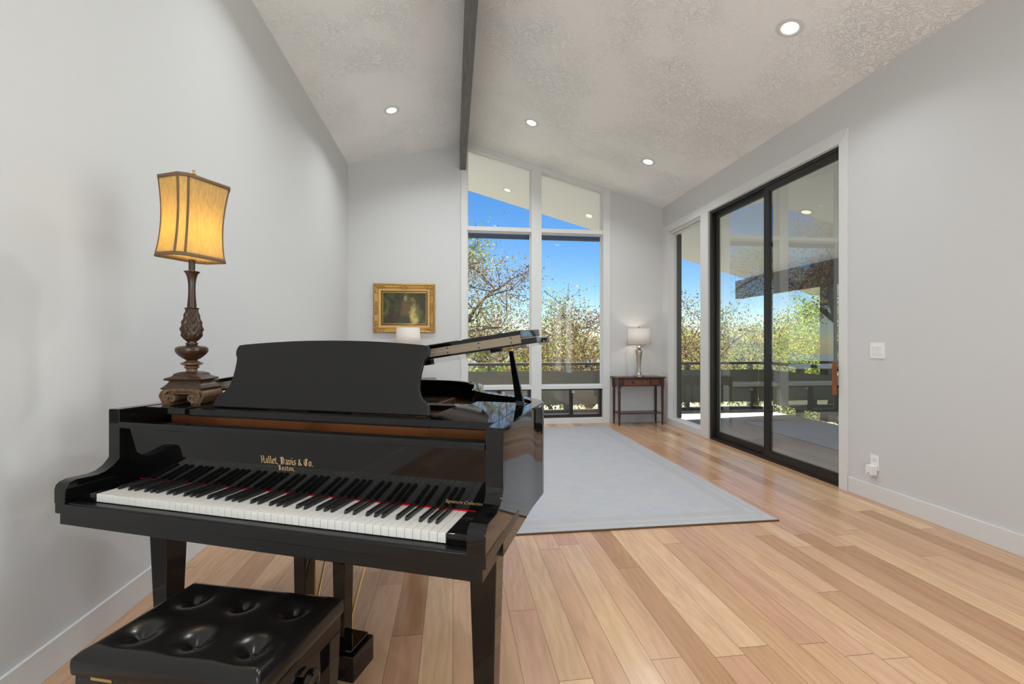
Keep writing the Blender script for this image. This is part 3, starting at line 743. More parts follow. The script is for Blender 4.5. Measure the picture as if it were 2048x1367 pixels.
for sx_ in (-1, 1):
    q = MB(); q.lathe([(.012, 0), (.012, .018), (.024, .020), (.034, .026), (.036, .034), (.033, .040), (.024, .043), (.020, .041), (.0005, .040)], 28, M=Matrix.Translation((sx_*(BW/2-.024), .0, .352)) @ Matrix.Rotation(sx_*PI/2, 4, 'Y'))
    q.build('adjusting_knob', M['ebony'], be)
# ------------------------------------------------------------------ carved lamp on the piano
Dv = Vector((math.sin(YAW), math.cos(YAW), 0)); Lv = Vector((math.cos(YAW), -math.sin(YAW), 0))
fx_, fy_ = pw(-.585, .283)
lc = Vector((fx_, fy_, 0))+Dv*.062-Lv*.017
SH = .9917
lamp = thing('table_lamp', 'tall carved bronze lamp with lit amber shade on the piano', 'lamp', (lc.x, lc.y, SH), -YAW)
# scroll plinth
def scroll_path(hw, h, r, n=26):
    """half cross section: volute, up and over"""
    pts = []
    c = (-hw+r, r)
    for k in range(n, -1, -1):
        a_ = 2*PI*1.35*k/n; rr = r*(1-.80*(k/n))
        pts.append((c[0]+rr*math.cos(-PI/2+a_)*1.0, c[1]+rr*math.sin(-PI/2+a_)))
    return pts
def volute_band(hw, h, r, y0, y1):
    # outer spiral: starts in the eye, winds out, runs up the side and across the top
    n = 40; L1 = []
    cx, cz = -hw+r*1.55, r
    for k in range(n+1):
        f_ = k/n; a_ = -PI/2-2*PI*1.25*(1-f_); rr = r*(.16+.84*f_)
        L1.append((cx-rr*math.cos(a_)*-1, cz+rr*math.sin(a_)))
    side = [(cx-r*.9, cz-r*.78), (-hw+.006, cz), (-hw, h*.55), (-hw+.006, h*.82), (-hw+.02, h*.97), (-hw+.04, h)]
    # mirror spiral so that it leaves at the bottom towards the outside
    pts = L1+side
    full = pts+[(-x_, z_) for x_, z_ in reversed(pts)]
    return full
q = MB()
for (hw, dd, rot) in ((.083, .058, 0), (.070, .060, 0)):
    path = smooth_path([(a, 0, b) for a, b in volute_band(hw, .056, .0205, 0, 0)], 2)
    rows = []
    for i, p in enumerate(path):
        tg = (path[min(i+1, len(path)-1)]-path[max(i-1, 0)])
        tg = tg.normalized() if tg.length > 1e-9 else Vector((1, 0, 0))
        nn = Vector((-tg.z, 0, tg.x))*.0045
        a_ = p+nn; b_ = p-nn
        rows.append([(a_.x, -dd, a_.z), (a_.x, -dd+.004, a_.z+.0), (a_.x, dd, a_.z), (b_.x, dd, b_.z), (b_.x, -dd, b_.z)])
    V = q.strip(rows, closed_u=True); q.bm.faces.new(V[0]); q.bm.faces.new(list(reversed(V[-1])))
    if rot:
        pass
q.box(-.06, .06, -.050, .050, .036, .054, .004)
for i in range(13):
    q.ball((-.045+.09*i/12, -.0515, .046-.012*(abs(i-6)/6)**4), .0026, sub=1)
q.build('scroll_plinth', M['lamp_gilt'], lamp, smooth=50)
q = MB()
def sqr(hx, hy, z): return [(-hx, -hy, z), (hx, -hy, z), (hx, hy, z), (-hx, hy, z)]
prof = [(.076, .055, .056), (.080, .059, .058), (.080, .059, .062), (.075, .055, .066), (.068, .048, .074), (.061, .043, .083), (.060, .042, .088), (.072, .052, .092), (.074, .054, .096), (.070, .050, .100), (.052, .040, .106), (.048, .038, .110), (.046, .036, .116), (.036, .030, .120), (.026, .026, .123)]
V = q.strip([sqr(*p) for p in prof], closed_u=True); q.bm.faces.new(V[0]); q.bm.faces.new(V[-1])
q.build('stepped_base', M['lamp_bronze'], lamp, smooth=30)
K = .00197
def H(y): return (807-y)*K*.985+.002
q = MB(); q.lathe([(r_*K, H(y)) for r_, y in ((12, 748), (11, 745), (9.5, 742), (9.5, 739), (12.5, 737), (13, 734), (10, 733), (14, 731.5), (19, 729.5), (19, 727), (14, 725), (10, 722.5), (9, 721))], 32).build('turned_collar', M['lamp_gilt'], lamp)
q = MB(); q.lathe([(r_*K, H(y)) for r_, y in ((9, 721.5), (15, 718), (22, 712), (27, 706), (28.5, 701), (27.5, 696), (23, 693), (15, 692), (10, 691.2), (9, 690), (11, 688.5), (11, 686.5), (8.5, 685.5), (8.5, 683))], 40).build('turned_bulb', M['lamp_bronze'], lamp)
def acan(r_, z_, t_):
    w_ = (z_-H(683))/(H(617)-H(683)); a_ = (t_*4/(2*PI)) % 1-.5
    v_ = math.sin((abs(a_)*9-w_*13)*2.2)*.07*min(1, 4*w_*(1.08-w_)+.1)
    rib = .12*math.exp(-(a_/.05)**2)
    return r_*(1+v_+rib-.10*(abs(a_)*2)**4)
q = MB(); pr = [(8.5, 683), (12, 680), (15, 675)]+[(18-.0*i, 0) for i in range(0)]
zs = np.linspace(683, 617, 40)
def urn(y):
    xs = [683, 678, 670, 660, 650, 640, 630, 622, 617]; rs = [8, 13, 16.6, 17.6, 16.6, 14.5, 12.2, 10.6, 10]
    return float(np.interp(-y, [-a for a in xs], rs))
q.lathe([(urn(y)*K, H(y)) for y in zs]+[(11.5*K, H(615.5)), (11.8*K, H(614.5)), (8*K, H(614.2))], 72, rfun=acan); q.build('acanthus_urn', M['lamp_bronze'], lamp, smooth=70)
q = MB(); q.lathe([(r_*K, H(y)) for r_, y in ((8.4, 616), (8, 608), (6.8, 592), (6.3, 578), (6.6, 564), (8, 553), (11, 544), (13.5, 541.5), (13.8, 540.3), (13, 539.6), (5.6, 539.2), (5.6, 516), (3, 515))], 32).build('column', M['lamp_bronze'], lamp)
# shade: eight sided, waisted
ST = .0
ztop, zbot = H(356.5), H(516)
srot = math.radians(-22.6)
def shade_ring(f_, k0=0.0):
    k = 1.0-.125*math.sin(PI*(f_**.9))+.02*f_           # f_=0 bottom, 1 top
    hx, hy, ch = (.086+k0)*k, (.099+k0)*k, (.036)*k
    cx_, cy_ = ch*.82, ch*.60
    return [(-hx+cx_, -hy), (hx-cx_, -hy), (hx, -hy+cy_), (hx, hy-cy_), (hx-cx_, hy), (-hx+cx_, hy), (-hx, hy-cy_), (-hx, -hy+cy_)]
SM = Matrix.Translation((-.002, 0, zbot)) @ Matrix.Rotation(math.radians(2.8), 4, 'Y') @ Matrix.Rotation(srot, 4, 'Z') @ Matrix.Translation((0, 0, -zbot))
n_ = 14
q = MB(); rows = []
for i in range(n_+1):
    f_ = i/n_; rows.append([SM @ Vector((a, b, zbot+(ztop-zbot)*f_)) for a, b in shade_ring(f_)])
q.strip(rows, closed_u=True); sh = q.build('lamp_shade', M['amber_shade'], lamp, smooth=20, recalc=True)
md = sh.modifiers.new('thickness', 'SOLIDIFY'); md.thickness = .0012; md.offset = 0
q = MB()
for c in range(8):
    rows = []
    for i in range(n_+1):
        f_ = i/n_; z_ = zbot+(ztop-zbot)*f_; R_ = shade_ring(f_, .0016)
        p = Vector((*R_[c], 0)); a = Vector((*R_[c-1], 0)); b = Vector((*R_[(c+1) % 8], 0)); wd = .0042
        rows.append([SM @ (p+(a-p).normalized()*wd+Vector((0, 0, z_))), SM @ (p+Vector((0, 0, z_))), SM @ (p+(b-p).normalized()*wd+Vector((0, 0, z_)))])
    q.strip(rows)
for (f0, f1) in ((0, .045), (.955, 1.0)):
    q.strip([[SM @ Vector((a, b, zbot+(ztop-zbot)*f_)) for a, b in shade_ring(f_, .0018)] for f_ in (f0, f1)], closed_u=True)
bd_ = q.build('ribbon_trim', M['shade_band'], sh, smooth=20); md = bd_.modifiers.new('thickness', 'SOLIDIFY'); md.thickness = .0016; md.offset = 1
q = MB(); q.lathe([(.006, 0), (.007, .004), (.0045, .008), (.006, .012), (.008, .016), (.004, .02), (.004, .024), (.006, .027), (.005, .032), (.0005, .034)], 16, M=Matrix.Translation((.008, 0, ztop+.016))); q.tube([(.008, 0, ztop-.01), (.008, 0, ztop+.018)], .002, 6); q.build('finial', M['brass'], lamp)
q = MB(); q.tube([(-.06, 0, ztop-.01), (.06, 0, ztop-.01)], .0015, 6); q.tube([(.0, -.06, ztop-.01), (0, .06, ztop-.01)], .0015, 6); q.tube([(.02, 0, zbot+.03), (.045, 0, zbot+.14), (0, 0, ztop-.008), (-.045, 0, zbot+.14), (-.02, 0, zbot+.03)], .0015, 6); q.build('harp', M['brass'], lamp)
MB().ball((0, 0, zbot+.10), .022, sub=3, sc=(1, 1, 1.3)).build('light_bulb', M['bulb'], lamp)
def point(name, loc, e, col, r=.03, parent=None):
    L = bpy.data.lights.new(name, 'POINT'); L.energy = e; L.color = col; L.shadow_soft_size = r
    o_ = bpy.data.objects.new(name, L); COL.objects.link(o_); o_.location = loc
    if parent: o_.parent = parent
    return o_
point('lamp_light', (0, 0, zbot+.10), 2.7, (1, .82, .48), .035, lamp)
# ------------------------------------------------------------------ console tables
def console(loc, label, group):
    T = thing('console_table', label, 'console table', loc, 0, group)
    hw, y0, y1, zt = .385, -.31, -.004, .716         # top half width, front and back (back towards the wall)
    q = MB(); q.box(-hw, hw, y0, y1, zt-.018, zt-.006, .004); q.box(-hw+.006, hw-.006, y0+.005, y1, zt-.008, zt, .003); q.build('top', M['mahogany'], T)
    lx, lf, lb = .335, y0+.035, y1-.045
    q = MB(); q.box(-lx, lx, lf-.012, lf+.008, zt-.135, zt-.018); q.box(-lx, lx, lb-.01, lb+.01, zt-.135, zt-.018); q.box(-lx-.01, -lx+.01, lf, lb, zt-.135, zt-.018); q.box(lx-.01, lx+.01, lf, lb, zt-.135, zt-.018); q.build('apron', M['mahogany'], T)
    for (a, b) in ((-.270, -.003), (.003, .270)):
        d = MB().box(a, b, lf-.021, lf-.010, zt-.122, zt-.034, .003).build('drawer', M['mahogany_face'], T)
        c = (a+b)/2
        q = MB(); q.lathe([(.009, 0), (.010, .003), (.005, .006), (.005, .012), (.008, .014), (.0005, .016)], 14, M=Matrix.Translation((c, lf-.021, zt-.072)) @ Matrix.Rotation(PI/2, 4, 'X'))
        ring = [(c+.015*math.sin(t_), lf-.034, zt-.082-.015*math.cos(t_)) for t_ in np.linspace(0, 2*PI, 17)[:-1]]
        q.tube(ring, .0028, 6, closed=True); q.build('ring_pull', M['black_metal'], d)
    for sx_ in (-1, 1):
        for yy in (lf, lb):
            q = MB(); q.box(sx_*lx-.022, sx_*lx+.022, yy-.022, yy+.022, zt-.155, zt-.018, .003)
            pr = [(.011, 0), (.0115, .006), (.0125, .03), (.015, .12), (.017, .135), (.018, .145), (.015, .15), (.018, .155), (.0185, .20), (.018, .205), (.0165, .21), (.0185, .30), (.0195, .44), (.0205, .505), (.017, .515), (.012, .52), (.018, .527), (.018, .534), (.012, .542), (.019, .55), (.020, .557), (.018, .562)]
            q.lathe(pr, 20, M=Matrix.Translation((sx_*lx, yy, 0))); q.build('leg', M['mahogany'], T)
    MB().box(-lx, lx, lf-.012, lb+.012, .168, .182, .003).build('lower_shelf', M['mahogany'], T)
    return T
G3 = 'mahogany console tables against the far wall'
c1_ = console((2.773, YF, 0), 'dark mahogany console table in the far right corner beside the glass', G3)
dup(c1_, (-.624, YF, 0), 0, 'dark mahogany console table under the painting behind the piano', G3)
def nickel_lamp(loc, label, group):
    T = thing('table_lamp', label, 'lamp', loc, 0, group)
    q = MB(); q.lathe([(.076, 0), (.079, .003), (.079, .02), (.074, .024), (.06, .028), (.046, .035), (.036, .05), (.029, .075), (.0255, .11), (.0265, .15), (.031, .20), (.038, .26), (.046, .32), (.053, .365), (.0545, .385), (.050, .40), (.036, .408), (.024, .412), (.019, .42), (.024, .428), (.039, .436), (.042, .444), (.036, .452), (.02, .458), (.012, .462), (.0095, .468), (.0095, .56)], 40); q.build('base', M['nickel'], T)
    z0, z1, r0, r1 = .485, .722, .176, .158
    q = MB(); n = 48; q.lathe([(r0, z0), (r0+(r1-r0)*.5, (z0+z1)/2), (r1, z1)], n, cap=False); s_ = q.build('lamp_shade', M['linen_shade'], T, smooth=60)
    md = s_.modifiers.new('thickness', 'SOLIDIFY'); md.thickness = .0015; md.offset = 0
    q = MB()
    for k in range(3): q.tube([(0, 0, z1-.012), (r1*math.cos(2*PI*k/3), r1*math.sin(2*PI*k/3), z1-.004)], .0018, 6)
    q.tube([(.02, 0, .56), (.05, 0, .63), (0, 0, z1-.01), (-.05, 0, .63), (-.02, 0, .56)], .0018, 6); q.build('harp', M['nickel'], T)
    q = MB(); q.lathe([(.004, 0), (.006, .004), (.004, .01), (.007, .017), (.011, .026), (.009, .036), (.0005, .041)], 16, M=Matrix.Translation((0, 0, z1-.006))); q.build('finial', M['brass'], T)
    MB().ball((0, 0, .60), .025, sub=2, sc=(1, 1, 1.3)).build('light_bulb', M['bulb'], T)
    return T
G4 = 'brushed nickel table lamps with white shades'
n1_ = nickel_lamp((2.773, YF-.20, .7165), 'brushed nickel lamp with white shade on the far right corner table', G4)
n2_ = dup(n1_, (-.622, YF-.229, .7165), 0, 'white shaded lamp standing in front of the gold framed painting', G4)
for T in (n1_, n2_): point('lamp_light', (0, 0, .60), 7.0, (1, .86, .70), .03, T)
# lamp cord by the right table
q = MB(); q.tube(smooth_path([(2.80, YF-.006, .20), (2.803, YF-.008, .12), (2.806, YF-.012, .05), (2.79, YF-.03, .012), (2.72, YF-.05, .0055), (2.66, YF-.11, .0045)], 5), .0032, 6)
q.tube(smooth_path([(2.83, YF-.006, .20), (2.835, YF-.010, .10), (2.83, YF-.025, .03), (2.79, YF-.06, .0045), (2.75, YF-.10, .0045)], 5), .0032, 6)
q.box(2.797, 2.815, YF-.03, YF-.004, .055, .075, .003)
tag(q.build('lamp_cord', M['plastic']), 'thin white lamp cord hanging down the wall under the right table', 'cord')
# ------------------------------------------------------------------ framed painting
pt = thing('framed_painting', 'small dark oil painting in an ornate gold frame on the far wall', 'painting', (-.695, YF, 1.7255))
M['gilt'] = plain('antique_gilt', (.46, .27, .085, 1), .42, .75, nscale=70, namt=.25, bump=.35)
M['gilt_flat'] = plain('gilt_liner', (.55, .34, .12, 1), .4, .6, nscale=20)
PWd, PHt = .870, .708
def frame_ring(secs, name, mat, parent):
    """secs: (inset from outer edge, depth towards room)"""
    q = MB(); rows = []
    for (i_, d_) in secs:
        a, b = PWd/2-i_, PHt/2-i_
        rows.append([(-a, -d_, -b), (a, -d_, -b), (a, -d_, b), (-a, -d_, b)])
    q.strip(rows, closed_u=True); return q
q = frame_ring([(0, 0), (0, .03), (.006, .042), (.014, .045), (.022, .040), (.035, .034), (.05, .034), (.062, .030), (.066, .024), (.066, .001)], '', None, pt)
fr = q.build('frame', M['gilt'], pt, smooth=25)
q = frame_ring([(.066, .004), (.066, .023), (.072, .025), (.082, .020), (.098, .018), (.106, .020), (.110, .014), (.110, .002)], '', None, pt)
q.build('liner', M['gilt_flat'], pt, smooth=25)
q = frame_ring([(.108, .003), (.121, .003)], '', None, pt); q.build('shadow_gap', M['dark'], pt)
q = frame_ring([(.121, .002), (.121, .012), (.126, .014), (.131, .010), (.131, .004)], '', None, pt); q.build('fillet', M['gilt_flat'], pt, smooth=25)
rnd = random.Random(5)
for sx_ in (-1, 1):
    for sz_ in (-1, 1):
        q = MB()
        for k in range(60):
            u_, v_ = rnd.random()**1.6*.15, rnd.random()**1.6*.15
            if min(u_, v_) > .055: continue
            q.ball((sx_*(PWd/2-.014-u_), -.034-rnd.random()*.005, sz_*(PHt/2-.014-v_)), .0075+rnd.random()*.004, sub=1, sc=(1.3, .8, 1.3))
        q.build('corner_ornament', M['gilt'], fr, smooth=60)
for (cx_, cz_, hor) in ((0, PHt/2-.045, 1), (0, -PHt/2+.045, 1), (-PWd/2+.04, 0, 0), (PWd/2-.04, 0, 0)):
    q = MB()
    for k in range(44):
        a_, b_ = (rnd.random()-.5)*(.12 if hor else .055), (rnd.random()-.5)*(.06 if hor else .19)
        q.ball((cx_+a_, -.035-rnd.random()*.005, cz_+b_), .007+rnd.random()*.004, sub=1, sc=(1.3, .8, 1.3))
    q.build('carved_ornament', M['gilt'], fr, smooth=60)
t = NT('dark_oil_painting'); oc = t.obj()
wp = t.n('ShaderNodeVectorMath', {0: oc, 1: (t.noise(oc, 7, 3, .6), 1)}, operation='ADD'); wo_ = t.n('ShaderNodeVectorMath', {0: (wp, 0), 1: (.5, .5, .5)}, operation='SUBTRACT')
wv = t.n('ShaderNodeMix', {0: .16}, data_type='VECTOR'); t.set(wv, 4, oc); t.set(wv, 5, (wo_, 0))
sx = t.n('ShaderNodeSeparateXYZ', {0: (wv, 1)})
big = t.noise(oc, 4.2, 5, .62, .8); med = t.noise(oc, 13, 5, .65, 1.0)
bg = t.ramp(big, [(.36, srgb(34, 34, 16)), (.5, srgb(66, 70, 33)), (.66, srgb(104, 108, 56))])
def blob(cx, cz, rx, rz, soft=.75):
    a = t.math('POWER', t.math('DIVIDE', t.math('SUBTRACT', (sx, 0), cx), rx), 2.0); b = t.math('POWER', t.math('DIVIDE', t.math('SUBTRACT', (sx, 2), cz), rz), 2.0)
    d = t.math('ADD', t.math('ADD', a, b), t.math('MULTIPLY', t.math('SUBTRACT', med, .5), 2.6))
    return t.n('ShaderNodeMapRange', {0: d, 1: 1.0+soft, 2: 1.0-soft, 3: 0.0, 4: .85})
cc = (bg, 0)
for (cx, cz, rx, rz, c) in ((.25, .03, .09, .28, srgb(42, 34, 15)), (-.19, -.06, .06, .17, srgb(36, 31, 15)), (-.02, -.13, .16, .13, srgb(46, 42, 22)), (.02, .01, .07, .10, srgb(104, 76, 40)), (.13, -.09, .05, .15, srgb(182, 170, 98)), (.20, -.05, .05, .12, srgb(94, 92, 42)), (-.22, -.16, .09, .05, srgb(60, 40, 20)), (.01, .14, .022, .03, srgb(150, 130, 76)), (.115, .13, .03, .03, srgb(128, 96, 56))):
    cc = t.mix(blob(cx, cz, rx, rz), cc, c)
t.pbr(cc, .35, spec=.4, normal=t.bump(med, .1, .002)); M['canvas'] = t.m
MB().box(-PWd/2+.128, PWd/2-.128, -.008, -.003, -PHt/2+.128, PHt/2-.128).build('canvas', M['canvas'], pt)
# ------------------------------------------------------------------ deck and railings
ZD = -.07
m = MB(); m.box(-4.0, 6.02, YF+TH, 8.36, ZD-.22, ZD); m.box(XR+TH, 6.02, YB-1, YF+TH, ZD-.22, ZD)
tag(m.build('deck_floor', M['deck']), kind='structure')
m = MB(); m.box(-4.0, 6.02, 8.20, 8.36, ZD, -.022, .006); tag(m.build('deck_kerb', M['deck_dark']), kind='structure')
def railing(label, pts, axis, length, posts, loc, rotz):
    R = thing('deck_railing', label, 'railing', loc, rotz, 'olive timber railings round the deck')
    MB().box(0, length, -.055, .055, .804, .855, .006).build('handrail', M['deck_dark'], R)
    MB().box(0, length, -.02, .02, .073, .702, .003).build('guard_panel', M['olive'], R)
    for (x_, w_) in posts: MB().box(x_-w_/2, x_+w_/2, .021, .021+max(.05, w_*.8), ZD-.1, .804, .003).build('post', M['olive'], R)
    return R
xs = []
railing('olive boarded railing along the far edge of the deck', None, 'x', 9.978, [(.4, .09), (1.9, .09), (3.30, .09), (4.655, .05), (6.115, .11), (7.35, .09), (8.52, .09), (9.85, .09)], (-4.0, 8.30, 0), 0)
railing('olive boarded railing along the right side of the deck', None, 'x', 8.0, [(.15, .09), (.98, .11), (2.6, .09), (4.2, .09), (5.8, .09), (7.4, .09)], (6.0, 8.278, 0), -PI/2)
bpost = MB().box(-.085, .085, -.085, .085, 0, 2.26, .006).build('deck_post', M['deck_dark'], loc=(6.15, 6.78, ZD)); tag(bpost, 'square dark brown post at the deck edge seen through the sliding door', 'post')
o = MB().box(6.00, 6.13, YB-1, 9.06, 2.165, 2.545, .006).build('eave_beam', M['deck_dark']); tag(o, kind='structure')
o = MB().prism([(8.58, 9.98), (7.0, 8.64), (9.5, 6.5), (13, 9), (13, 10.5)], 2.37, 2.55, 'z').build('neighbour_roof', M['soffit']); tag(o, kind='structure')
# ------------------------------------------------------------------ ground, far hills
q = MB(); rows = []
rg = random.Random(3)
for j in range(41):
    y_ = -30+j*4.0
    rows.append([(-70+i*4.0, y_, -1.25-max(0, y_-9)*.055+rg.uniform(-.12, .12)) for i in range(46)])
q.strip(rows); o = q.build('ground', M['ground'], smooth=80); tag(o, kind='structure')
q = MB(); rows = []
for j in range(8):
    r_ = 170+j*14; rows.append([(r_*math.sin(a_), r_*math.cos(a_), -8+(6+5*math.sin(a_*9)+3*math.sin(a_*23+1))*math.sin(PI*j/7)) for a_ in np.linspace(-1.3, 1.7, 70)])
q.strip(rows); o = q.build('hills', M['hill'], smooth=80); tag(o, kind='structure')
# ------------------------------------------------------------------ trees
def tree(name, label, cat, base, trunk, spread, n_leaf, mix, seed, size=.085, lean=(0, 0), droop=.1, depth=5, zmin=-9, group=None, clump=.26):
    """trunk: height of first fork; spread: crown radius"""
    R = np.random.RandomState(seed); segs = []; tips = []
    def grow(p, d, L, r, lv):
        n = 4; pts = [p]; dd = d
        for i in range(n):
            dd = dd+R.normal(0, .16, 3)+np.array([0, 0, .03]); dd /= np.linalg.norm(dd); pts.append(pts[-1]+dd*L/n)
        segs.append((pts, r, r*.62))
        if lv >= depth-2:
            for q_ in pts[1:]: tips.append(q_)
        if lv >= depth: return
        k = R.randint(2, 4) if lv > 0 else 4
        for i in range(k):
            a_ = R.uniform(0, 2*PI) if lv > 0 else 2*PI*i/k+R.uniform(-.4, .4)
            ax = np.array([math.cos(a_), math.sin(a_), R.uniform(-.15, .55)]); nd = dd*R.uniform(.35, .8)+ax*R.uniform(.6, 1.0); nd /= np.linalg.norm(nd)
            st = pts[-1] if (i == 0 or lv == 0) else pts[R.randint(2, n+1)]
            grow(st, nd, L*R.uniform(.62, .86), r*.6, lv+1)
    d0 = np.array([lean[0], lean[1], 1.0]); d0 /= np.linalg.norm(d0)
    grow(np.array([0, 0, -.1]), d0, trunk, .05+.03*trunk, 0)
    # scale the crown to the wanted spread
    tp = np.array(tips); ext = np.percentile(np.abs(tp[:, :2]-tp[:, :2].mean(0)), 92); sc = spread/ext
    def tf(p): return np.array([p[0]*sc, p[1]*sc, p[2] if p[2] < trunk*.9 else trunk*.9+(p[2]-trunk*.9)*sc])
    T = thing(name, label, cat, base, 0, group)
    q = MB()
    for pts, r0, r1 in segs:
        P_ = [Vector(tf(p)) for p in pts]; n = len(P_)
        if min(p.z for p in P_)+base[2] > 6.5: continue
        q.tube(P_, [max(.004, r0+(r1-r0)*i/(n-1)) for i in range(n)], 5)
    q.build('branches', M['bark'], T, smooth=80)
    tp = np.array([tf(p) for p in tips]); N = n_leaf
    c = tp[R.randint(0, len(tp), N)]+R.normal(0, clump, (N, 3))*np.array([1, 1, .8])
    c[:, 2] -= droop*R.rand(N)
    ok = (c[:, 2] > .1) & (c[:, 2]+base[2] > zmin); c = c[ok]; N = len(c)
    u = R.normal(0, 1, (N, 3)); u /= np.linalg.norm(u, axis=1)[:, None]
    w = np.cross(u, R.normal(0, 1, (N, 3))); w /= np.linalg.norm(w, axis=1)[:, None]
    s = size*R.uniform(.55, 1.2, N)[:, None]
    V = np.empty((N, 4, 3)); V[:, 0] = c-u*s*.5; V[:, 1] = c+w*s*.30; V[:, 2] = c+u*s*.5; V[:, 3] = c-w*s*.30
    me = bpy.data.meshes.new('foliage'); me.vertices.add(N*4); me.vertices.foreach_set('co', V.reshape(-1))
    me.loops.add(N*4); me.loops.foreach_set('vertex_index', np.arange(N*4, dtype=np.int32))
    me.polygons.add(N); me.polygons.foreach_set('loop_start', np.arange(0, N*4, 4, dtype=np.int32)); me.polygons.foreach_set('loop_total', np.full(N, 4, dtype=np.int32))
    ks = list(mix.keys()); pr = np.array([mix[k] for k in ks], float); pr /= pr.sum()
    # colour goes by clump so that neighbouring leaves agree
    ph = np.sin(c[:, 0]*2.1+seed)+np.sin(c[:, 1]*1.7+seed*2)+np.sin(c[:, 2]*2.6+seed*3)
    rk = np.clip((ph+3)/6+R.normal(0, .22, N), 0, .999); cum = np.cumsum(pr)
    idx = np.searchsorted(cum, rk).clip(0, len(ks)-1)
    for k in ks: me.materials.append(LEAF[k])
    me.polygons.foreach_set('material_index', idx.astype(np.int32)); me.update(); me.validate()
    o_ = bpy.data.objects.new('foliage', me); COL.objects.link(o_); o_.parent = T
    return T
BR = {'brown': .34, 'rust': .26, 'grey': .12, 'yellow': .13, 'green': .15}
MIXD = {'brown': .2, 'rust': .2, 'yellow': .25, 'green': .2, 'lime': .15}
GRN = {'green': .34, 'lime': .34, 'yellow': .22, 'rust': .10}
GT = 'trees beyond the deck'
tree('tree', 'tall autumn tree filling the left far window, with a dark forked limb', 'tree', (-1.0, 12.6, -1.45), 2.6, 2.2, 11500, BR, 4, .075, (.25, 0), group=GT)
tree('tree', 'brown leaved tree behind the right far window above the railing', 'tree', (3.3, 13.4, -2.15), 1.7, 1.8, 12500, BR, 9, .075, (-.1, 0), group=GT)
tree('tree', 'brown tree seen through the narrow side window', 'tree', (6.9, 13.4, -2.15), 1.6, 1.8, 14000, BR, 12, .075, group=GT)
tree('tree', 'brown and yellow tree seen through the left door panel', 'tree', (10.6, 13.0, -2.1), 1.7, 1.9, 15000, MIXD, 15, .075, group=GT)
tree('tree', 'bright green yellow tree seen through the right door panel', 'tree', (11.2, 10.2, -1.75), 1.9, 1.9, 18000, GRN, 21, .08, group=GT)
tree('tree', 'hazy brown tree farther back between the two far windows', 'tree', (1.6, 19, -3.4), 1.9, 2.6, 8000, BR, 61, .09, group=GT)
tree('tree', 'hazy yellow brown tree farther back behind the side window', 'tree', (9.0, 19, -3.6), 1.9, 3.0, 9000, MIXD, 62, .09, group=GT)
tree('tree', 'hazy green tree farther back behind the door panels', 'tree', (15.5, 17, -3.0), 2.0, 3.0, 9000, GRN, 63, .09, group=GT)
tree('tree', 'tall tree left of the windows, seen in the door glass reflection', 'tree', (-4.0, 11.6, -1.4), 3.4, 2.6, 26000, BR, 31, .085, group=GT)
def bush(label, base, rad, h, n, mix, seed, size=.07):
    R = np.random.RandomState(seed)
    return tree('bush', label, 'bush', base, h*.45, rad, n, mix, seed, size, droop=.3, depth=4, group='bushes below the deck', clump=.3)
BG = {'lime': .34, 'green': .36, 'yellow': .2, 'grey': .10}
bush('bright green bush low behind the left end of the far railing', (.3, 10.6, -1.35), .9, 2.5, 8000, BG, 41)
bush('pale green bush behind the railing below the middle mullion', (1.9, 11.2, -1.35), .9, 2.5, 7000, MIXD, 43)
bush('yellowish bush behind the railing at the right far window', (3.5, 10.8, -1.35), .9, 2.5, 7000, MIXD, 44)
bush('yellow green bush behind the railing at the side window', (5.4, 10.9, -1.35), .9, 2.5, 7000, MIXD, 47)
bush('yellow green bush behind the deck corner', (7.4, 10.2, -1.35), .9, 2.5, 7000, MIXD, 48)
bush('green bush below the right deck railing', (8.6, 8.4, -1.3), .9, 2.5, 7000, BG, 50)
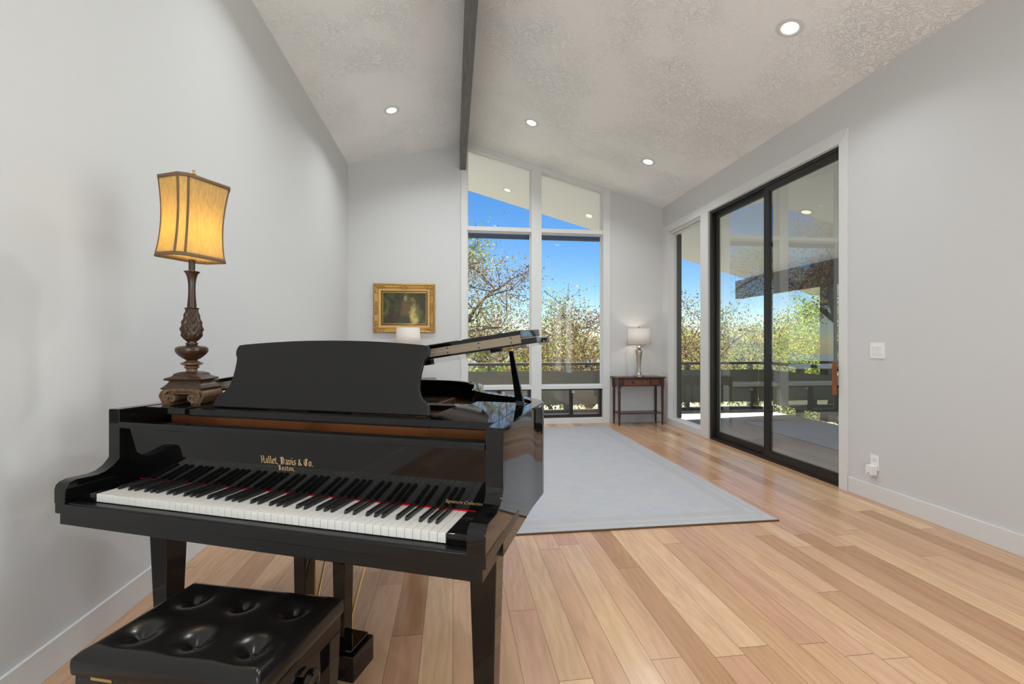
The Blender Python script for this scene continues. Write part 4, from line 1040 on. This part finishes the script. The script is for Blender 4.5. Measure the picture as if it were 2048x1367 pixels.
# ------------------------------------------------------------------ daylight
w = bpy.data.worlds.new('sky'); scene.world = w; w.use_nodes = True; nt = w.node_tree; nt.nodes.clear()
wo = nt.nodes.new('ShaderNodeOutputWorld'); bgn = nt.nodes.new('ShaderNodeBackground'); sk = nt.nodes.new('ShaderNodeTexSky')
sk.sky_type = 'NISHITA'; sk.sun_disc = False; sk.sun_elevation = math.radians(64); sk.sun_rotation = math.radians(-12); sk.dust_density = .0; sk.ozone_density = 1.0; sk.air_density = .8
hs = nt.nodes.new('ShaderNodeHueSaturation'); hs.inputs['Saturation'].default_value = 1.35; hs.inputs['Hue'].default_value = .503
nt.links.new(sk.outputs[0], hs.inputs['Color']); nt.links.new(hs.outputs[0], bgn.inputs[0]); nt.links.new(bgn.outputs[0], wo.inputs[0])
bgn.inputs[1].default_value = .145
S = bpy.data.lights.new('sun', 'SUN'); S.energy = 14.0; S.angle = math.radians(.6); S.color = (1, .965, .91)
so = bpy.data.objects.new('sun', S); COL.objects.link(so); so.rotation_euler = Vector((.10, -.475, -1)).to_track_quat('-Z', 'Y').to_euler()
# fill lamp added outside the invented window behind the camera
A = bpy.data.lights.new('added_back_fill', 'AREA'); A.shape = 'RECTANGLE'; A.size = 1.6; A.size_y = 2.0; A.energy = 110; A.color = (.84, .93, 1)
ao = bpy.data.objects.new('added_back_fill', A); COL.objects.link(ao); ao.location = (-.42, YB-.2, 1.45); ao.rotation_euler = (math.radians(138), 0, 0)
B = bpy.data.lights.new('added_side_fill', 'AREA'); B.shape = 'RECTANGLE'; B.size = 3.8; B.size_y = 2.1; B.energy = 135; B.color = (.92, .97, 1)  # fill lamp added outside the invented side window to brighten the left wall
bo = bpy.data.objects.new('added_side_fill', B); COL.objects.link(bo); bo.location = (XR+.18, -.4, 1.4); bo.rotation_euler = (0, math.radians(90), 0); bo.rotation_euler = Vector((-1, 0, 0)).to_track_quat('-Z', 'Z').to_euler()
# ------------------------------------------------------------------ view
scene.view_settings.view_transform = 'Standard'; scene.view_settings.look = 'None'; scene.view_settings.gamma = 1; scene.view_settings.use_curve_mapping = False
scene.view_settings.exposure = 0.12
scene.cycles.use_denoising = True
scene.cycles.max_bounces = 12; scene.cycles.diffuse_bounces = 8; scene.cycles.glossy_bounces = 6; scene.cycles.transparent_max_bounces = 24; scene.cycles.sample_clamp_indirect = 6
